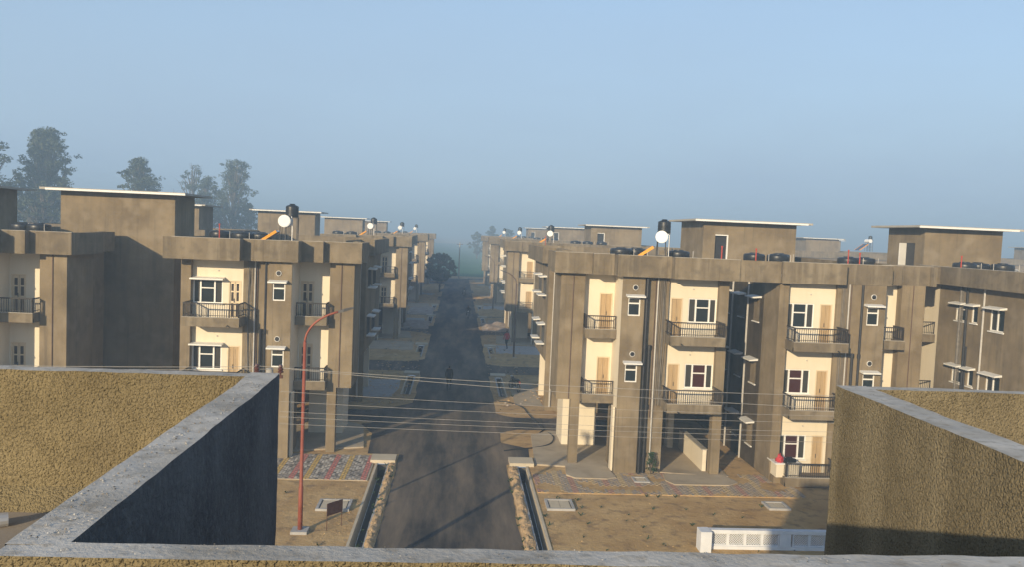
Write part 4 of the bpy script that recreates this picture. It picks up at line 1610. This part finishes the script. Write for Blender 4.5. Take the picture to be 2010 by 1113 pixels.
def motorcycle(label, loc, rz):
    r = thing('motorcycle', label, 'motorcycle', loc, rz, group='motorcycles')
    def wheel(y):
        b = MB()
        n, k = 24, 8
        pts, fs = [], []
        for i in range(n):
            a = 2 * math.pi * i / n
            for j in range(k):
                q = 2 * math.pi * j / k
                rr = .25 + .05 * math.cos(q)
                pts.append((.05 * math.sin(q), y + rr * math.cos(a), .30 + rr * math.sin(a)))
        for i in range(n):
            for j in range(k):
                fs.append((i * k + j, i * k + (j + 1) % k, ((i + 1) % n) * k + (j + 1) % k, ((i + 1) % n) * k + j))
        b.add(pts, fs)
        o = b.build('wheel', 'rubber', r, smooth=True)
        b = MB()
        b.cyl((-.05, y, .3), (.05, y, .3), .05, 10)
        for i in range(10):
            a = 2 * math.pi * i / 10
            b.tube([(0, y, .3), (0, y + .21 * math.cos(a), .3 + .21 * math.sin(a))], .006, 4)
        b.build('spokes', 'steel', o)
    wheel(-.62); wheel(.64)
    b = MB()
    b.tube([(0, .05, .62), (0, .20, .72), (0, .36, .80), (0, .50, .80)], [.09, .14, .13, .05], 10)
    b.build('fuel_tank', 'bikepaint', r, smooth=True)
    b = MB()
    b.tube([(0, -.72, .80), (0, -.5, .78), (0, -.15, .74), (0, .12, .74)], [.06, .12, .13, .09], 10)
    b.build('seat', 'rubber', r, smooth=True)
    b = MB()
    b.box(-.13, .13, -.12, .25, .30, .58)
    b.box(-.08, .08, -.05, .2, .58, .66)
    b.build('engine', 'darksteel', r)
    b = MB()
    for s in (-1, 1):
        b.tube([(s * .08, .64, .3), (s * .08, .42, .95)], .022, 6)
        b.tube([(s * .1, -.62, .3), (s * .1, -.42, .72)], .02, 6)
        b.tube([(s * .1, -.62, .3), (s * .1, .0, .34)], .02, 6)
    b.build('fork', 'steel', r)
    b = MB()
    b.tube([(-.36, .38, 1.0), (-.15, .46, 1.02), (.15, .46, 1.02), (.36, .38, 1.0)], .016, 6)
    for s in (-1, 1):
        b.tube([(s * .3, .41, 1.0), (s * .34, .44, 1.16)], .008, 4)
        b.box(s * .34 - .05, s * .34 + .05, .43, .45, 1.14, 1.22)
    b.build('handlebar', 'darksteel', r)
    b = MB()
    b.cyl((0, .50, .90), (0, .60, .90), .09, 14, .075)
    b.build('headlight', 'heater', r)
    b = MB()
    b.tube([(.12, .2, .34), (.14, -.1, .26), (.15, -.7, .34)], [.025, .03, .045], 8)
    b.build('exhaust', 'steel', r)
    b = MB()
    b.tube([(0, -.9, .62), (0, -.8, .74), (0, -.62, .70)], .05, 6)
    b.build('tail', 'redstub', r)
    return r
person('person in dark clothes walking along the middle of the road', (-.28, 54.5, .008), 0.0, 'walk', 'blackcloth', 'blackcloth')
person('person in a red top walking on the right verge by the dark street lamp', (4.75, 75.0, .02), .5, 'walk', 'redcloth', 'darkcloth')
motorcycle('dark motorcycle parked on the right verge by the drain', (4.15, 55.2, .01), .35)
B2 = motorcycle('motorcycle being ridden towards the camera in the middle of the road', (1.5, 100.5, .008), math.pi)
person('person riding the nearer motorcycle on the road', (1.5, 100.5, .008), math.pi, 'ride')
dup(B2, 'hazy motorcycle furthest down the road', (1.2, 134, .008), math.pi)
person('hazy person riding the furthest motorcycle down the road', (1.2, 134, .008), math.pi, 'ride')

# laundry on the ledge of the ground-floor flat
def cloth_heap(name, label, c, sx, sy, sz, mat_, seed):
    b = MB()
    n, k = 20, 10
    pts, fs = [], []
    for j in range(k + 1):
        ph = j / k * math.pi / 2
        for i in range(n):
            a = 2 * math.pi * i / n
            d = 1 + .75 * noise.noise((math.cos(a) * 1.6 + seed, math.sin(a) * 1.6, ph * 1.8))
            pts.append((c[0] + sx * math.cos(a) * math.cos(ph) * d, c[1] + sy * math.sin(a) * math.cos(ph) * d, c[2] + sz * math.sin(ph) * d))
    for j in range(k):
        for i in range(n):
            fs.append((j * n + i, j * n + (i + 1) % n, (j + 1) * n + (i + 1) % n, (j + 1) * n + i))
    b.add(pts, fs)
    tag(b.build(name, mat_, smooth=True), label, 'laundry')
cloth_heap('red_bundle', 'bright red cloth bundle on the white ledge below the ground-floor window', (14.62, 35.35, 1.01), .17, .15, .27, 'redcloth', 1)
cloth_heap('black_bundle', 'black cloth heap on the white ledge beside the red bundle', (15.05, 35.35, 1.01), .28, .18, .17, 'blackcloth', 4)

# ------------------------------------------------------------------ plants and trees
def leaf_quads(b, c, rad, n, size, rnd, flat=.8, m=0):
    for _ in range(n):
        while True:
            d = Vector((rnd.uniform(-1, 1), rnd.uniform(-1, 1), rnd.uniform(-1, 1)))
            if d.length < 1:
                break
        p = Vector(c) + Vector((d.x * rad, d.y * rad, d.z * rad * flat))
        u = Vector((rnd.gauss(0, 1), rnd.gauss(0, 1), rnd.gauss(0, .6))).normalized()
        v = u.cross(Vector((rnd.gauss(0, 1), rnd.gauss(0, 1), rnd.gauss(0, 1)))).normalized()
        s = size * rnd.uniform(.6, 1.3)
        u, v = u * s, v * s * .5
        b.add([p - u, p + v, p + u, p - v], [(0, 1, 2, 3)], m)

def tree(name, label, loc, h, crown, clumps, leaf, seed, size=.22, per=70, trunk_h=.35, lean=0, rt=.03, bare=0.0, group='trees beyond the roofs'):
    """crown: function t(0..1 height) -> radius; clumps of leaf faces at the ends of limbs"""
    if group == 'trees beyond the roofs':
        kf = 1.45                                            # they stand in a belt well behind the last roofs
        h = EYE + (h - 1.3 - EYE) * kf
        loc = (loc[0] * kf, loc[1] * kf, 0)
        size *= .8
        clumps = int(clumps * 1.35)
        cr0 = crown
        crown = lambda t: cr0(t) * kf
    rnd = random.Random(seed)
    r = thing(name, label, 'tree', loc, group=group)
    tb, lb = MB(), MB()
    pth = [Vector((lean * (i / 8) ** 1.5 + .02 * h * noise.noise((i * .6, seed, 0)), .02 * h * noise.noise((i * .6, seed, 7)), h * .97 * i / 8)) for i in range(9)]
    tb.tube(pth, [h * rt * (1 - .88 * i / 8) for i in range(9)], 8)
    for k in range(clumps):
        t = trunk_h + (1 - trunk_h) * ((k + rnd.random()) / clumps)
        rad = crown(t)
        a = rnd.uniform(0, 2 * math.pi)
        q = math.sqrt(rnd.uniform(.05, 1)) * rad
        base = pth[min(8, max(0, int((t - .12) * 8)))]
        tip = Vector((math.cos(a) * q, math.sin(a) * q, t * h)) + Vector((lean * t ** 1.5, 0, 0))
        mid = (base + tip) / 2 + Vector((rnd.uniform(-.3, .3), rnd.uniform(-.3, .3), -.1 * (tip - base).length))
        tb.tube([base, mid, tip], [h * rt * .30, h * rt * .20, h * rt * .09], 5)
        if rnd.random() < bare:
            for _ in range(5):
                tb.tube([tip, tip + Vector((rnd.uniform(-1, 1), rnd.uniform(-1, 1), rnd.uniform(.2, 1.2))) * .09 * h * .6], [h * rt * .05, h * rt * .02], 4)
            leaf_quads(lb, tip, rnd.uniform(.4, .7) * h * .05, int(per * .12), size, rnd)
            continue
        cr = rnd.uniform(.55, 1.3) * h * (.045 if group == 'trees beyond the roofs' else .058)
        leaf_quads(lb, tip, cr, int(per * rnd.uniform(.7, 1.2)), size, rnd, .7)
        for _ in range(2):
            o = Vector((rnd.gauss(0, .8), rnd.gauss(0, .8), rnd.gauss(-.1, .5))) * cr
            leaf_quads(lb, tip + o, cr * .55, int(per * .3), size, rnd, .7)
    tb.build('trunk', 'bark', r, smooth=True)
    lb.build('crown', leaf, r)
    return r
def oval(rmax, peak=.55, low=.3):
    return lambda t: rmax * max(.12, math.sin(math.pi * min(1, max(0, (t - low + .08) / (1.06 - low)))) ** .75)
tree('tall_tree', 'tall loose dark tree cut by the left picture edge', (-54.0, 98, 0), 21.5, oval(4.2), 60, 'leaf2', 31, .30, 75)
tree('tall_tree', 'tallest spreading tree above the left-edge roof, left of the stair tower', (-50.2, 104, 0), 22.0, lambda t: .7 + 6.6 * (1 - t) ** .85 if t > .35 else 5.2, 120, 'leaf2', 62, .30, 80, .30)
tree('tall_tree', 'rounded tree showing above the roof of the tall stair tower', (-41.5, 110, 0), 19.4, oval(3.1, low=.42), 60, 'leaf2', 33, .28, 85, .5)
tree('tall_tree', 'thin half bare tree right of the stair tower roof', (-44.5, 142, 0), 21, oval(3.6, low=.4), 34, 'leaf2', 34, .26, 55, .5, bare=.55)
tree('tall_tree', 'hazy two-topped tree between the left penthouses, taller right side', (-34.6, 128, 0), 21.0, lambda t: 1.2 + 2.6 * math.sin(math.pi * min(1, t * 1.0)) * (1.25 - t), 64, 'leaf2', 35, .27, 75, .38, lean=1.2)
tree('tall_tree', 'hazy lower leafy tree left of the two-topped tree', (-39.4, 132, 0), 18.6, oval(2.9, low=.36), 52, 'leaf2', 36, .27, 75, .4)
tree('tall_tree', 'low bushy tree just right of the two-topped tree', (-32.5, 130, 0), 14.8, oval(3.0, low=.3), 46, 'leaf2', 37, .27, 75, .35)
tree('tall_tree', 'tree filling the gap beneath the tallest tree at the left', (-46.5, 96, 0), 15.2, oval(3.6, low=.3), 60, 'leaf2', 38, .28, 75, .35)
tree('street_tree', 'dark rounded tree standing on the left verge far down the road', (-2.9, 141, 0), 6.6, lambda t: 2.75 * math.sin(math.pi * min(1, max(0.08, (t - .18) / .86))) ** .6, 95, 'leaf', 41, .20, 85, .34, rt=.022, group='trees down the road')
# faint trees across the field
for k, (x, y, h, txt) in enumerate(((7.5, 330, 10.5, 'left end'), (13.5, 338, 13, 'middle'), (20, 334, 12, 'right end'))):
    tree('field_tree', 'faint hazy tree across the field at the %s of the clump' % txt, (x, y, 0), h, oval(3.6, low=.2), 40, 'leaf2', 50 + k, .4, 60, .2, group='trees across the field')
def far_pole():
    r = thing('utility_pole', 'faint utility pole standing at the far end of the road', 'utility pole', (.3, 185, 0), group='utility poles')
    b = MB()
    b.tube([(0, 0, 0), (0, 0, 8.2)], [.16, .1], 8)
    b.build('post', 'pole', r)
    b = MB()
    b.box(-.7, .7, -.05, .05, 7.7, 7.82)
    b.build('crossarm', 'rust', r)
far_pole()

def shrub(label, loc, h, rad, seed):
    rnd = random.Random(seed)
    r = thing('shrub', label, 'shrub', loc, group='shrubs')
    tb, lb = MB(), MB()
    for k in range(7):
        a = rnd.uniform(0, 6.28)
        tip = Vector((math.cos(a) * rad * .7, math.sin(a) * rad * .4, h * rnd.uniform(.5, 1)))
        tb.tube([(0, 0, 0), tip * .5 + Vector((0, 0, .05)), tip], [.02, .014, .006], 5)
    for k in range(26):
        t = rnd.random()
        q = rad * (1 - t) ** .7
        a = rnd.uniform(0, 6.28)
        leaf_quads(lb, (math.cos(a) * q * .8, math.sin(a) * q * .4, h * (.15 + .85 * t)), .10, 18, .05, rnd)
    tb.build('stems', 'bark', r)
    lb.build('foliage', 'leaf3', r)
shrub('small dark conical shrub at the foot of the black pipes on the right building', (9.03, 36.15, .07), 1.05, .26, 3)

def weeds():
    rnd = random.Random(91)
    b = MB()
    for _ in range(230):
        zone = rnd.random()
        if zone < .35:
            s_ = rnd.choice((-1, 1)); x = s_ * rnd.uniform(2.5, 3.05); y = rnd.uniform(24, 37)
        elif zone < .6:
            s_ = rnd.choice((-1, 1)); x = s_ * rnd.uniform(3.6, 13); y = rnd.uniform(26, 33.2)
        else:
            s_ = rnd.choice((-1, 1)); x = s_ * rnd.uniform(2.8, 6.5); y = rnd.uniform(49, 140)
        hh = rnd.uniform(.04, .16)
        for k in range(rnd.randint(5, 11)):
            a = rnd.uniform(0, 6.28); l = hh * rnd.uniform(.5, 1.2)
            dx, dy = math.cos(a) * l * .8, math.sin(a) * l * .8
            wx, wy = -math.sin(a) * .012, math.cos(a) * .012
            b.add([(x - wx, y - wy, .0), (x + wx, y + wy, .0), (x + dx * .6 + wx, y + dy * .6 + wy, l * .8), (x + dx, y + dy, l * .75)], [(0, 1, 2), (0, 2, 3)])
    b.build('weeds', 'leaf3', kind='stuff')['label'] = 'scattered low weeds on the dusty verges'
weeds()

# ------------------------------------------------------------------ haze: even morning mist over the whole place
hb = MB()
hb.box(-1600, 1600, -480, 2300, -1.2, 29.5)
hz = hb.build('haze', 'white', kind='stuff')
hm = bpy.data.materials.new('morning_mist')
hm.use_nodes = True
n = hm.node_tree
n.nodes.clear()
out = n.nodes.new('ShaderNodeOutputMaterial')
pv = n.nodes.new('ShaderNodeVolumePrincipled')
pv.inputs['Color'].default_value = (.53, .755, 1.0, 1)
pv.inputs['Density'].default_value = 0.0031
pv.inputs['Anisotropy'].default_value = 0.0
n.links.new(pv.outputs[0], out.inputs['Volume'])
hz.data.materials.clear()
hz.data.materials.append(hm)
